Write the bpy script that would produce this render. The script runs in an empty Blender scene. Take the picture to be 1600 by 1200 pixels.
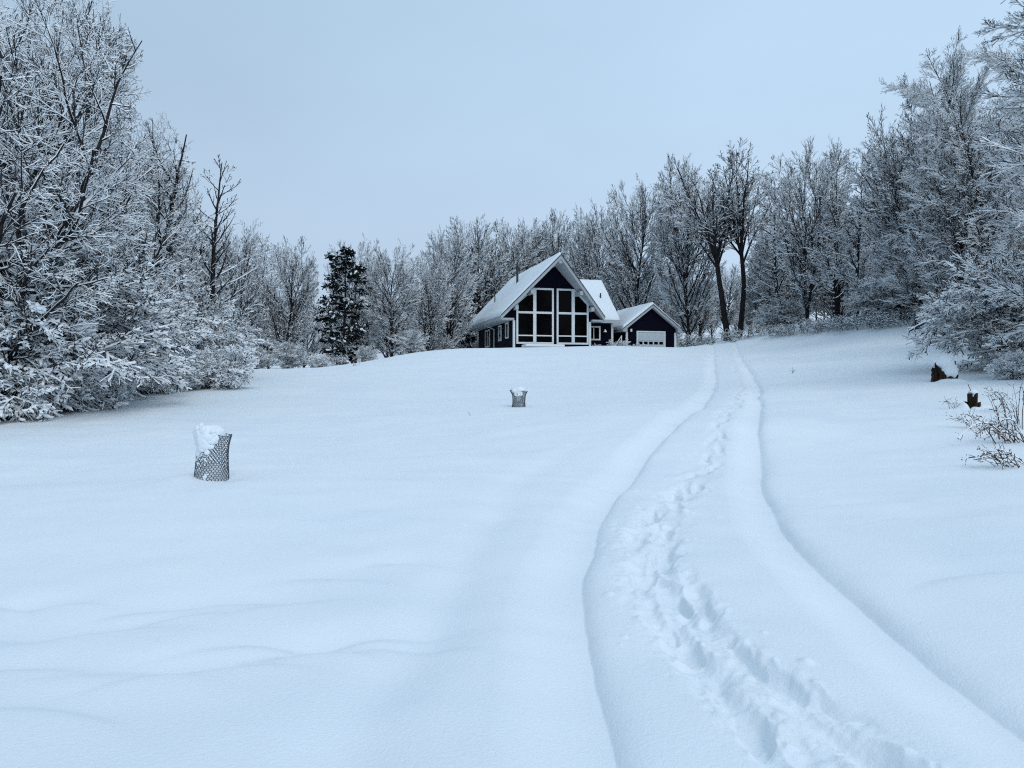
import bpy, bmesh, math, random
import numpy as np
from mathutils import Vector, Matrix

random.seed(7)
R = math.radians
scene = bpy.context.scene
COL = scene.collection
CAM_H = 1.6
F = 1150.0            # focal length in pixels of the 1600 px wide photograph
HY = 595.0            # horizon row
PI = math.pi

# ------------------------------------------------------------------ materials
def new_mat(name):
    m = bpy.data.materials.new(name); m.use_nodes = True
    nt = m.node_tree
    return m, nt, nt.nodes['Principled BSDF']

def snow_material(name, bump=0.25, scale=90.0, dist=0.01):
    m, nt, p = new_mat(name)
    p.inputs['Roughness'].default_value = 0.75
    p.inputs['Specular IOR Level'].default_value = 0.25
    tc = nt.nodes.new('ShaderNodeTexCoord')
    n1 = nt.nodes.new('ShaderNodeTexNoise'); n1.inputs['Scale'].default_value = scale
    n1.inputs['Detail'].default_value = 4; n1.inputs['Roughness'].default_value = 0.7
    nt.links.new(tc.outputs['Object'], n1.inputs['Vector'])
    b = nt.nodes.new('ShaderNodeBump'); b.inputs['Strength'].default_value = bump
    b.inputs['Distance'].default_value = dist
    nt.links.new(n1.outputs['Fac'], b.inputs['Height'])
    nt.links.new(b.outputs['Normal'], p.inputs['Normal'])
    n2 = nt.nodes.new('ShaderNodeTexNoise'); n2.inputs['Scale'].default_value = 0.6
    n2.inputs['Detail'].default_value = 3
    nt.links.new(tc.outputs['Object'], n2.inputs['Vector'])
    r = nt.nodes.new('ShaderNodeValToRGB')
    r.color_ramp.elements[0].color = (0.80, 0.845, 0.885, 1)
    r.color_ramp.elements[1].color = (0.86, 0.885, 0.905, 1)
    r.color_ramp.elements[0].position = 0.3; r.color_ramp.elements[1].position = 0.7
    nt.links.new(n2.outputs['Fac'], r.inputs['Fac'])
    nt.links.new(r.outputs['Color'], p.inputs['Base Color'])
    return m

def plain(name, col, rough=0.6, spec=0.3, var=0.15, scale=6.0, metal=0.0):
    m, nt, p = new_mat(name)
    p.inputs['Roughness'].default_value = rough
    p.inputs['Specular IOR Level'].default_value = spec
    p.inputs['Metallic'].default_value = metal
    tc = nt.nodes.new('ShaderNodeTexCoord')
    n = nt.nodes.new('ShaderNodeTexNoise'); n.inputs['Scale'].default_value = scale
    n.inputs['Detail'].default_value = 5
    nt.links.new(tc.outputs['Object'], n.inputs['Vector'])
    r = nt.nodes.new('ShaderNodeValToRGB')
    r.color_ramp.elements[0].position = 0.3; r.color_ramp.elements[1].position = 0.7
    r.color_ramp.elements[0].color = tuple(c * (1 - var) for c in col) + (1,)
    r.color_ramp.elements[1].color = tuple(min(1, c * (1 + var)) for c in col) + (1,)
    nt.links.new(n.outputs['Fac'], r.inputs['Fac'])
    nt.links.new(r.outputs['Color'], p.inputs['Base Color'])
    return m

def siding_material():
    m, nt, p = new_mat('navy_siding')
    p.inputs['Roughness'].default_value = 0.65
    p.inputs['Specular IOR Level'].default_value = 0.06
    tc = nt.nodes.new('ShaderNodeTexCoord')
    w = nt.nodes.new('ShaderNodeTexWave'); w.wave_type = 'BANDS'; w.bands_direction = 'Z'
    w.wave_profile = 'SAW'; w.inputs['Scale'].default_value = 1.6   # boards about 20 cm
    nt.links.new(tc.outputs['Object'], w.inputs['Vector'])
    b = nt.nodes.new('ShaderNodeBump'); b.inputs['Strength'].default_value = 0.7
    b.inputs['Distance'].default_value = 0.03
    nt.links.new(w.outputs['Fac'], b.inputs['Height'])
    nt.links.new(b.outputs['Normal'], p.inputs['Normal'])
    n = nt.nodes.new('ShaderNodeTexNoise'); n.inputs['Scale'].default_value = 1.5
    n.inputs['Detail'].default_value = 4
    nt.links.new(tc.outputs['Object'], n.inputs['Vector'])
    r = nt.nodes.new('ShaderNodeValToRGB')
    r.color_ramp.elements[0].color = (0.0022, 0.0022, 0.0075, 1)
    r.color_ramp.elements[1].color = (0.0045, 0.0045, 0.0145, 1)
    nt.links.new(n.outputs['Fac'], r.inputs['Fac'])
    nt.links.new(r.outputs['Color'], p.inputs['Base Color'])
    return m

def bark_material(name, c0, c1, patches=0.5):
    """bark with wind-driven snow stuck to the upper and the weather sides"""
    m, nt, p = new_mat(name)
    p.inputs['Roughness'].default_value = 0.9
    p.inputs['Specular IOR Level'].default_value = 0.1
    tc = nt.nodes.new('ShaderNodeTexCoord')
    mp = nt.nodes.new('ShaderNodeMapping'); mp.inputs['Scale'].default_value = (14, 14, 3)
    nt.links.new(tc.outputs['Object'], mp.inputs['Vector'])
    n = nt.nodes.new('ShaderNodeTexNoise'); n.inputs['Scale'].default_value = 1.0
    n.inputs['Detail'].default_value = 6
    nt.links.new(mp.outputs['Vector'], n.inputs['Vector'])
    r = nt.nodes.new('ShaderNodeValToRGB')
    r.color_ramp.elements[0].color = c0 + (1,); r.color_ramp.elements[1].color = c1 + (1,)
    r.color_ramp.elements[0].position = 0.35; r.color_ramp.elements[1].position = 0.7
    nt.links.new(n.outputs['Fac'], r.inputs['Fac'])
    g = nt.nodes.new('ShaderNodeNewGeometry')
    dot = nt.nodes.new('ShaderNodeVectorMath'); dot.operation = 'DOT_PRODUCT'
    dot.inputs[1].default_value = (-0.45, -0.25, 0.86)
    nt.links.new(g.outputs['Normal'], dot.inputs[0])
    n3 = nt.nodes.new('ShaderNodeTexNoise'); n3.inputs['Scale'].default_value = 5.0
    n3.inputs['Detail'].default_value = 5
    nt.links.new(tc.outputs['Object'], n3.inputs['Vector'])
    ad = nt.nodes.new('ShaderNodeMath'); ad.operation = 'MULTIPLY_ADD'
    ad.inputs[1].default_value = 1.6; ad.inputs[2].default_value = -0.8
    nt.links.new(n3.outputs['Fac'], ad.inputs[0])
    sm = nt.nodes.new('ShaderNodeMath'); sm.operation = 'ADD'
    nt.links.new(dot.outputs['Value'], sm.inputs[0]); nt.links.new(ad.outputs[0], sm.inputs[1])
    th = nt.nodes.new('ShaderNodeMapRange')
    th.inputs['From Min'].default_value = patches; th.inputs['From Max'].default_value = patches + 0.12
    nt.links.new(sm.outputs[0], th.inputs['Value'])
    mx = nt.nodes.new('ShaderNodeMix'); mx.data_type = 'RGBA'
    nt.links.new(th.outputs['Result'], mx.inputs['Factor'])
    nt.links.new(r.outputs['Color'], mx.inputs['A'])
    mx.inputs['B'].default_value = (0.82, 0.86, 0.89, 1)
    nt.links.new(mx.outputs['Result'], p.inputs['Base Color'])
    b = nt.nodes.new('ShaderNodeBump'); b.inputs['Strength'].default_value = 0.6
    b.inputs['Distance'].default_value = 0.03
    nt.links.new(n.outputs['Fac'], b.inputs['Height'])
    nt.links.new(b.outputs['Normal'], p.inputs['Normal'])
    return m

M = {}
M['ground'] = snow_material('field_snow', 0.6, 45.0, 0.014)
def whiten_ruts(m):
    """make the rut floors whiter and less bumpy than the field"""
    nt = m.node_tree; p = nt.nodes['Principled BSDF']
    at_ = nt.nodes.new('ShaderNodeAttribute'); at_.attribute_name = 'rut_white'
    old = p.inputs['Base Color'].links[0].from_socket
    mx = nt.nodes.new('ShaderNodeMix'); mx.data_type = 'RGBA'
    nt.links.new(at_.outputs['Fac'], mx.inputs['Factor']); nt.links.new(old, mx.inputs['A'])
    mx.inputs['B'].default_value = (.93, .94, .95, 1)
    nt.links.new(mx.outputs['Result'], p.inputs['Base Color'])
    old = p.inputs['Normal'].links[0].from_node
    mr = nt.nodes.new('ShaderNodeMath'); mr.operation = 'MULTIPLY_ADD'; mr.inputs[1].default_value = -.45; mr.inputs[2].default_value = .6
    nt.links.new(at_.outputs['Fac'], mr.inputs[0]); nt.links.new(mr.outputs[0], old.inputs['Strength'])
whiten_ruts(M['ground'])
M['snow'] = snow_material('settled_snow', 0.4, 30.0, 0.02)
M['twig_snow'] = plain('twig_snow', (0.88, 0.905, 0.925), 0.8, 0.2, 0.03, 2.0)
M['twig'] = plain('twig_bark', (0.030, 0.028, 0.030), 0.9, 0.1, 0.35, 3.0)
M['bark'] = bark_material('snowy_bark', (0.010, 0.009, 0.010), (0.042, 0.037, 0.037), 0.56)
M['dark_bark'] = bark_material('dark_bark', (0.010, 0.009, 0.010), (0.040, 0.035, 0.035), 0.86)
M['limb'] = bark_material('limb_bark', (0.014, 0.013, 0.014), (0.055, 0.05, 0.05), 0.62)
M['needles'] = plain('pine_needles', (0.011, 0.016, 0.016), 0.8, 0.15, 0.4, 2.0)
M['siding'] = siding_material()
M['trim'] = plain('white_painted_trim', (0.72, 0.74, 0.74), 0.5, 0.3, 0.05, 3.0)
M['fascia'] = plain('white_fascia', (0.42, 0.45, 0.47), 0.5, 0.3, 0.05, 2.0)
M['glass'] = plain('dark_window_glass', (0.0015, 0.0015, 0.002), 0.06, 0.06, 0.2, 0.8)
M['door'] = plain('grey_garage_door', (0.50, 0.56, 0.58), 0.55, 0.3, 0.05, 2.0)
M['pipe'] = plain('dark_stove_pipe', (0.03, 0.03, 0.035), 0.5, 0.4, 0.3, 5.0)
M['wire'] = plain('weathered_wire', (0.085, 0.09, 0.10), 0.55, 0.4, 0.3, 40.0, 0.3)
M['wood'] = bark_material('rotten_wood', (0.008, 0.006, 0.005), (0.055, 0.032, 0.02), 1.15)
M['stalk'] = plain('dry_stalk', (0.085, 0.055, 0.045), 0.9, 0.1, 0.4, 20.0)
M['seed'] = plain('dry_seed_head', (0.06, 0.04, 0.036), 0.95, 0.1, 0.4, 60.0)
M['lamp'] = plain('white_lamp_shade', (0.75, 0.76, 0.75), 0.4, 0.3, 0.04, 5.0)

# ------------------------------------------------------------------ object helpers
def tag(o, label=None, cat=None, group=None, kind=None):
    if label: o['label'] = label
    if cat: o['category'] = cat
    if group: o['group'] = group
    if kind: o['kind'] = kind
    return o

def empty(name, loc=(0, 0, 0), rz=0.0, label=None, cat=None, group=None):
    o = bpy.data.objects.new(name, None); COL.objects.link(o)
    o.location = loc; o.rotation_euler = (0, 0, rz); o.empty_display_size = 0.3
    return tag(o, label, cat, group)

def link_mesh(name, me, parent=None, loc=None):
    o = bpy.data.objects.new(name, me); COL.objects.link(o)
    if parent is not None: o.parent = parent
    if loc is not None: o.location = loc
    return o

def np_mesh(name, verts, faces, mats, mat_idx=None, smooth=False):
    """faces (N,k) array, k=3 or 4"""
    me = bpy.data.meshes.new(name)
    verts = np.ascontiguousarray(verts, dtype=np.float32)
    faces = np.ascontiguousarray(faces, dtype=np.int32)
    n, k = faces.shape
    me.vertices.add(len(verts)); me.vertices.foreach_set('co', verts.ravel())
    me.loops.add(n * k); me.loops.foreach_set('vertex_index', faces.ravel())
    me.polygons.add(n)
    me.polygons.foreach_set('loop_start', np.arange(0, n * k, k, dtype=np.int32))
    me.polygons.foreach_set('loop_total', np.full(n, k, dtype=np.int32))
    for m in mats: me.materials.append(m)
    if mat_idx is not None: me.polygons.foreach_set('material_index', np.ascontiguousarray(mat_idx, dtype=np.int32))
    if isinstance(smooth, np.ndarray): me.polygons.foreach_set('use_smooth', smooth.astype(bool))
    else: me.polygons.foreach_set('use_smooth', np.full(n, bool(smooth)))
    me.update(calc_edges=True)
    return me

class MB:
    """collects boxes, prisms and tubes, links them as one mesh object"""
    def __init__(self): self.v = []; self.f = []
    def add(self, vs, fs):
        o = len(self.v); self.v += [tuple(p) for p in vs]; self.f += [tuple(i + o for i in f) for f in fs]
        return self
    def box(self, x0, x1, y0, y1, z0, z1):
        vs = [(x, y, z) for z in (z0, z1) for y in (y0, y1) for x in (x0, x1)]
        return self.add(vs, [(0, 2, 3, 1), (4, 5, 7, 6), (0, 1, 5, 4), (2, 6, 7, 3), (0, 4, 6, 2), (1, 3, 7, 5)])
    def prism(self, poly, a0, a1, axis='y'):
        """polygon in (x,z) extruded along y, or in (y,z) extruded along x"""
        n = len(poly)
        if axis == 'y':
            vs = [(p[0], a0, p[1]) for p in poly] + [(p[0], a1, p[1]) for p in poly]
        else:
            vs = [(a0, p[0], p[1]) for p in poly] + [(a1, p[0], p[1]) for p in poly]
        fs = [tuple(range(n)), tuple(range(2 * n - 1, n - 1, -1))]
        fs += [(i, i + n, (i + 1) % n + n, (i + 1) % n) for i in range(n)]
        return self.add(vs, fs)
    def loft(self, a, b):
        """two polygons of equal length joined into a solid"""
        n = len(a)
        fs = [tuple(range(n)), tuple(range(2 * n - 1, n - 1, -1))]
        fs += [(i, i + n, (i + 1) % n + n, (i + 1) % n) for i in range(n)]
        return self.add(list(a) + list(b), fs)
    def bar(self, p, q, w, d=None, k=4):
        p, q = Vector(p), Vector(q); d = d or w
        t = (q - p).normalized()
        s = t.cross(Vector((0, 0, 1)))
        s = s.normalized() if s.length > 1e-4 else Vector((1, 0, 0))
        u = s.cross(t)
        vs = []
        for c in (p, q):
            for i in range(k):
                a = 2 * PI * (i + .5) / k
                vs.append(c + s * math.cos(a) * w + u * math.sin(a) * d)
        fs = [tuple(range(k - 1, -1, -1)), tuple(range(k, 2 * k))]
        fs += [(i, (i + 1) % k, (i + 1) % k + k, i + k) for i in range(k)]
        return self.add(vs, fs)
    def build(self, name, mat, parent=None, bevel=0.0, smooth=False, seg=2):
        me = bpy.data.meshes.new(name)
        me.from_pydata(self.v, [], self.f)
        bm = bmesh.new(); bm.from_mesh(me)
        bmesh.ops.recalc_face_normals(bm, faces=bm.faces)
        if bevel > 0:
            bmesh.ops.bevel(bm, geom=list(bm.edges), offset=bevel, segments=seg, profile=.5, affect='EDGES', clamp_overlap=True)
        bm.to_mesh(me); bm.free()
        me.materials.append(mat)
        if smooth:
            for p in me.polygons: p.use_smooth = True
        return link_mesh(name, me, parent)

# ------------------------------------------------------------------ noise
_prm = np.random.RandomState(3).permutation(256)
_prm = np.concatenate([_prm, _prm, _prm])
_grd = np.random.RandomState(5).rand(256) * 2 - 1
def vnoise(x, y):
    xi = np.floor(x).astype(int); yi = np.floor(y).astype(int)
    u = x - xi; v = y - yi
    u = u * u * u * (u * (u * 6 - 15) + 10); v = v * v * v * (v * (v * 6 - 15) + 10)
    def g(a, b): return _grd[_prm[_prm[a & 255] + (b & 255)]]
    return (g(xi, yi) * (1 - u) + g(xi + 1, yi) * u) * (1 - v) + (g(xi, yi + 1) * (1 - u) + g(xi + 1, yi + 1) * u) * v
def fbm(x, y, o=3):
    s = 0; a = 1.0
    for i in range(o):
        s = s + a * vnoise(x * 2 ** i + 17.3 * i, y * 2 ** i - 9.1 * i); a *= .5
    return s

# ------------------------------------------------------------------ terrain
# bearings, image rows and distances read off the lie of the land (a smooth spline runs through them)
_cp = []
def cp(px, py, d): _cp.append(((px - 800) / F * d, d, (HY - py) / F * d))
for x in (-300, 200, 800, 1400, 1900): cp(x, 1200, 3.04)
for px, py, d in [
    (940, 951, 5), (1250, 951, 5), (950, 833, 7), (1200, 833, 7), (1000, 742, 10), (1190, 742, 10), (1050, 660, 13.5), (1190, 660, 13.5),
    (1117, 600, 26), (1187, 600, 26), (1117, 562, 40), (1163, 562, 40), (1115, 545.5, 50), (1152, 545, 50),
    (1000, 541.5, 55), (1080, 541.5, 55), (930, 541.8, 55), (870, 542.5, 55), (800, 544, 55), (720, 545.5, 54), (650, 551.5, 53), (600, 561, 52),
    (550, 569, 52), (480, 576, 50), (400, 577.5, 48), (300, 578, 45), (200, 580, 42),
    (811, 636, 21), (700, 640, 19), (850, 580, 38), (700, 582, 38), (550, 600, 33), (330, 752, 9.1), (100, 760, 9), (550, 760, 9), (600, 680, 14),
    (0, 650, 17), (130, 640, 18), (250, 622, 22), (390, 610, 25), (-200, 650, 17), (-300, 600, 30),
    (330, 1000, 4.6), (600, 1000, 4.6), (0, 1000, 4.6),
    (1300, 700, 12), (1470, 597, 20), (1519, 640, 15), (1600, 735, 9.5), (1600, 900, 5.5), (1750, 760, 8), (1400, 575, 26),
    (1350, 548, 36), (1300, 532, 44), (1400, 510, 42), (1500, 519, 37), (1560, 556, 28), (1600, 590, 21), (1700, 590, 20), (1800, 610, 16),
    (1280, 506, 50), (1210, 514, 54), (1150, 531, 58), (1100, 541, 62), (1250, 534, 47)]:
    cp(px, py, d)
for p in [(0, 0, -1.6), (-4, -2, -1.65), (4, -2, -1.65), (0, -12, -1.9), (-14, -12, -2), (14, -12, -1.6), (14, 2, -1.3), (-14, 2, -1.7),
          (6, 61, 2.15), (3, 62, 2.3), (12, 63, 2.05), (9, 70, 2.0), (1, 72, 2.2), (16, 72, 3.2), (22, 75, 4.2), (30, 70, 4.6), (38, 58, 4.2), (40, 42, 3.2), (34, 28, 1.4), (26, 16, -.3),
          (-12, 72, 1.2), (-28, 65, .7), (-34, 40, .0), (-30, 20, -.9), (-5, 85, 2.2), (30, 100, 6), (0, 120, 3), (-50, 100, 2), (70, 90, 8),
          (-90, 40, 0), (90, 30, 4), (0, 250, 6), (-200, 200, 4), (200, 200, 12), (-200, 0, 0), (200, 0, 6), (0, -200, -4), (0, 420, 8), (-400, 300, 5), (400, 300, 10)]:
    _cp.append(p)
_cp = np.array(_cp)
def _phi(r2): return 0.5 * r2 * np.log(r2 + 1e-9)
def _fit():
    n = len(_cp); P = _cp[:, :2] / 50.0
    d2 = ((P[:, None] - P[None]) ** 2).sum(-1)
    A = np.zeros((n + 3, n + 3)); A[:n, :n] = _phi(d2) + np.eye(n) * 2e-5
    A[:n, n] = 1; A[:n, n + 1:] = P; A[n, :n] = 1; A[n + 1:, :n] = P.T
    b = np.zeros(n + 3); b[:n] = _cp[:, 2]
    return np.linalg.solve(A, b), P
_W, _P = _fit()
def base_z(x, y):
    """world height of the smooth ground"""
    x = np.asarray(x, float); y = np.asarray(y, float)
    sh = x.shape; X = x.ravel() / 50.0; Y = y.ravel() / 50.0
    z = _W[-3] + _W[-2] * X + _W[-1] * Y
    for i in range(len(_P)):
        z = z + _W[i] * _phi((X - _P[i, 0]) ** 2 + (Y - _P[i, 1]) ** 2)
    return z.reshape(sh) + CAM_H
def gz(x, y): return float(base_z(np.array([x]), np.array([y]))[0])

def hit(px, py, dz=0.0):
    """ground point seen at an image position of the photograph"""
    d = np.geomspace(1.5, 90, 1400)
    x = (px - 800) / F * d; z = (HY - py) / F * d + CAM_H
    g = base_z(x, d) + dz
    i = np.argmax(z <= g)
    if z[i] > g[i]: i = len(d) - 1
    return x[i], d[i]

def resample(pts, step):
    pts = np.array(pts, float)
    # Catmull-Rom through the points, then even spacing
    P = np.vstack([2 * pts[0] - pts[1], pts, 2 * pts[-1] - pts[-2]])
    out = []
    for i in range(1, len(P) - 2):
        for t in np.linspace(0, 1, 24, endpoint=False):
            a, b, c, d = P[i - 1], P[i], P[i + 1], P[i + 2]
            out.append(.5 * ((2 * b) + (c - a) * t + (2 * a - 5 * b + 4 * c - d) * t * t + (3 * b - a - 3 * c + d) * t ** 3))
    out.append(pts[-1]); out = np.array(out)
    s = np.concatenate([[0], np.cumsum(np.linalg.norm(np.diff(out, axis=0), axis=1))])
    q = np.arange(0, s[-1], step)
    return np.stack([np.interp(q, s, out[:, k]) for k in range(2)], 1), q

left_px = [(965, 1200), (945, 1110), (933, 1040), (922, 975), (917, 915), (922, 870), (936, 828), (962, 785), (995, 742), (1028, 704), (1062, 670), (1096, 640), (1112, 619), (1118, 600), (1117, 578), (1115, 547)]
right_px = [(1600, 1172), (1485, 1088), (1420, 1030), (1352, 965), (1300, 918), (1250, 868), (1216, 818), (1195, 765), (1187, 712), (1184, 668), (1187, 632), (1184, 606), (1168, 576), (1152, 547)]
foot_px = [(1300, 1200), (1228, 1140), (1165, 1080), (1108, 1030), (1066, 980), (1034, 930), (1018, 885), (1020, 842), (1040, 800), (1072, 760), (1108, 722), (1122, 690), (1130, 655), (1152, 625), (1158, 600), (1148, 575), (1135, 550)]
def world_path(pp, back, dz):
    w = [hit(p[0], p[1], dz) for p in pp]
    a, b = np.array(w[0]), np.array(w[1])
    t = (a - b) / np.linalg.norm(a - b)
    ext = [tuple(a + t * k * .8 + np.array(back) * k * k) for k in (5, 4, 3, 2, 1)]
    last = np.array(w[-1]); prev = np.array(w[-2]); t2 = (last - prev) / np.linalg.norm(last - prev)
    ext2 = [tuple(last + t2 * 4), tuple(last + t2 * 8)]
    return ext + w + ext2
LEFT, _ = resample(world_path(left_px, (0.0, 0), -.11), .12)
RIGHT, _ = resample(world_path(right_px, (0.0, 0), -.11), .12)
FOOT, FOOT_S = resample(world_path(foot_px, (0.0, 0), -.05), .1)

def side_dist(x, y, path):
    """signed sideways distance (right of the path is positive) and index of the nearest path point"""
    best = np.full(x.shape, 1e9); idx = np.zeros(x.shape, int)
    step = 200000
    for s in range(0, len(x), step):
        xs, ys = x[s:s + step], y[s:s + step]
        b = np.full(xs.shape, 1e9); ii = np.zeros(xs.shape, int)
        for k in range(0, len(path), 2):
            d = (xs - path[k, 0]) ** 2 + (ys - path[k, 1]) ** 2
            m = d < b; b[m] = d[m]; ii[m] = k
        best[s:s + step] = b; idx[s:s + step] = ii
    k0 = np.clip(idx - 1, 0, len(path) - 2); k1 = np.clip(idx + 1, 1, len(path) - 1)
    t = path[k1] - path[k0]; t = t / np.linalg.norm(t, axis=1)[:, None]
    dx = x - path[idx, 0]; dy = y - path[idx, 1]
    return dx * t[:, 1] - dy * t[:, 0], idx, dx * t[:, 0] + dy * t[:, 1]

def smooth01(t): t = np.clip(t, 0, 1); return t * t * (3 - 2 * t)

def build_ground():
    rr = np.concatenate([np.geomspace(.25, 2.3, 60, endpoint=False), np.geomspace(2.3, 10, 620, endpoint=False),
                         np.geomspace(10, 62, 420, endpoint=False), np.geomspace(62, 520, 60)])
    aa = np.concatenate([np.linspace(-180, -44, 46, endpoint=False), np.linspace(-44, 44, 900, endpoint=False), np.linspace(44, 180, 46, endpoint=False)])
    A = np.radians(aa)
    nr, na = len(rr), len(aa)
    X = (rr[:, None] * np.sin(A)[None]).ravel(); Y = (rr[:, None] * np.cos(A)[None]).ravel()
    Z = base_z(X, Y)
    D = np.hypot(X, Y)
    # wind-smoothed swells
    Z += .05 * fbm(X / 5.5, Y / 4.0, 2) * np.clip(D / 6, .3, 1)
    # snow banked against the near wire guard
    cx, cy = hit(331, 747)
    Z += .07 * np.exp(-(((X - cx + .30) / .30) ** 2 + ((Y - cy + .05) / .28) ** 2)) - .03 * np.exp(-(((X - cx - .24) / .12) ** 2 + ((Y - cy) / .2) ** 2))
    Z += .012 * fbm(X / 2.2 + 3, Y / .8, 3) * np.clip(D / 8, .25, 1) * (np.abs(X) < 60)
    near = D < 20
    Z[near] += .013 * fbm(X[near] / .9, Y[near] / .7, 2)
    # soft old footprints under the new snow, left foreground
    rng = np.random.RandomState(21)
    dim = [(30, 935), (95, 930), (235, 940), (275, 955), (405, 925), (445, 935), (545, 895), (60, 1030), (150, 975), (330, 1035), (485, 1010), (565, 990),
           (330, 930), (20, 985), (640, 870), (660, 1000), (420, 1000), (250, 1040), (120, 1100), (1450, 800), (1350, 780), (1500, 900)]
    for px, py in dim:
        cx, cy = hit(px, py); a = rng.uniform(.25, .55); b = rng.uniform(.10, .17); dep = rng.uniform(.025, .05)
        th = rng.uniform(-.3, .5)
        m = (np.abs(X - cx) < 1.6) & (np.abs(Y - cy) < 1.6)
        u = (X[m] - cx) * math.cos(th) + (Y[m] - cy) * math.sin(th); v = -(X[m] - cx) * math.sin(th) + (Y[m] - cy) * math.cos(th)
        v = v + .25 * u * u / a
        q = (u / a) ** 2 + np.where(v < 0, (v / (b * .7)) ** 2, (v / (b * 2.2)) ** 2)
        Z[m] -= dep * np.exp(-q * 1.2)
    # wheel ruts: a low ragged wall on the right, a floor that rises softly to the left
    act = (D < 72) & (np.abs(A_all(aa, nr)) < 44)
    ids = np.where(act)[0]; x, y = X[ids], Y[ids]; add = np.zeros(len(ids))
    rut_white = np.zeros(len(ids))
    for path, dep, wid, seed in ((LEFT, .088, .56, 3.3), (RIGHT, .100, .50, 8.8)):
        s, idx, al = side_dist(x, y, path)
        arc = idx * .12 + al
        ok = np.abs(s) < 2.0
        z0 = arc * 0
        e = s - .05 * vnoise(arc * .9 + seed, z0 + 1.7) - .005 * fbm(arc * 6.0 + seed, z0 + 5.1, 2) * np.clip(1.5 - y / 12, .2, 1)
        ease = .065 + .02 * vnoise(arc * 1.3 + seed, z0 + 9)
        fl = np.clip((-e - .05) / (wid - .05), 0, 1)
        dd = np.where(e > 0, np.exp(-e / ease) * (1 - smooth01((e - .3) / .3)), 1.0 - smooth01(fl) * (1.0 - .25 * (1 - fl)))
        dd = np.where(e < -wid, 0, dd)
        dv = dep * (1 + .14 * vnoise(arc * .8 + seed, z0 + 3))
        add -= np.where(ok, dv * dd, 0)
        rut_white = np.maximum(rut_white, np.where(ok & (e < .01), smooth01((-e + .01) / .04) * (1 - smooth01((-e - wid * .5) / (wid * .5))), 0) * (.13 + .34 * smooth01((y - 7) / 14)))  # whiter snow colour along the rut floors, stronger farther off
        if path is LEFT:   # an older, drifted-in track beside the left rut
            e2 = s + 1.15 + .15 * vnoise(arc * .5, z0 + 2)
            add += np.where(ok, -.05 * np.exp(-(e2 / .24) ** 2), 0) * np.clip(1.6 - y / 9, 0, 1) * (1 - smooth01((np.abs(s) - 1.35) / .6))
    # a faint second edge left inside the right rut by the tyre shoulder
    # trodden path: overlapping boot prints, each with a groove dragged ahead of it
    s, idx, al = side_dist(x, y, FOOT)
    arc = idx * .1 + al
    nf = np.clip(1.15 - (y - 3) / 16.0, .12, 1)
    rough = np.exp(-(np.abs(s) / .36) ** 4) * (y < 24)
    pit = np.zeros(len(ids))
    prints = []
    for trip in range(2):
        q = .15 * trip; k = trip
        while q < FOOT_S[-1] - .3:
            i = int(q / .1); p = FOOT[i]; t = FOOT[min(i + 2, len(FOOT) - 1)] - FOOT[max(i - 2, 0)]; t /= np.linalg.norm(t)
            wander = .05 * math.sin(q * (.7 + .3 * trip) + 2 * trip)
            sd = (1 if k % 2 else -1) * rng.uniform(.05, .11) * (1 + .9 * np.clip((9 - p[1]) / 5, 0, 1)) + wander
            prints.append((p[0] + t[1] * sd, p[1] - t[0] * sd, math.atan2(t[1], t[0]) + rng.uniform(-.22, .22), rng.uniform(.85, 1.15), rng.uniform(.6, 1.1)))
            q += rng.uniform(.48, .66); k += 1
            if trip and p[1] > 9: break
    for cx, cy, th, sc, dp in prints:
        m = np.where((np.abs(x - cx) < .9) & (np.abs(y - cy) < .9))[0]
        if not len(m): continue
        u = (x[m] - cx) * math.cos(th) + (y[m] - cy) * math.sin(th); v = -(x[m] - cx) * math.sin(th) + (y[m] - cy) * math.cos(th)
        u = u + .06 * vnoise(u * 5 + cx * 3, v * 6) + .010 * vnoise(u * 19, v * 19 + cx); v = v + .035 * vnoise(u * 6, v * 7 + cy * 3) + .008 * vnoise(u * 21 + cy, v * 21)
        nr_ = np.clip((8 - cy) / 4, 0, 1); a = (.19 + .10 * nr_) * sc; b = (.078 + .022 * nr_) * sc
        qd = np.sqrt((u / a) ** 2 + (v / b) ** 2)
        d1 = (.09 + .045 * nr_) * dp * (1 - smooth01((qd - .55) / .5))
        # drag groove running on ahead, fading
        gl = (.30 + .55 * nr_) * sc
        dg = (.035 + .075 * nr_) * dp * np.clip(1 - np.abs(u - .25 * np.sign(u)) / gl, 0, 1) * np.exp(-(np.abs(v) / (b * .85)) ** 2.5)
        pit[m] = np.maximum(pit[m], np.maximum(d1, dg))
        add[m] += .012 * np.exp(-((qd - 1.5) / .25) ** 2) * (.4 + 1.2 * vnoise(u * 14 + cx, v * 14)) * (cy < 14)
    add -= pit * (1 + .25 * vnoise(x * 5, y * 5))
    tr = np.exp(-(np.abs(s + .07 * vnoise(arc * 1.1, arc * 0 + 2)) / .21) ** 3)
    add -= .022 * nf * tr
    add += rough * nf * (.016 * fbm(x * 4, y * 4, 2) + .007 * np.abs(fbm(x * 15, y * 14, 2)) - .002)
    # crumbs of snow kicked out beside the prints, and small pits
    ncr = 900
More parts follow.
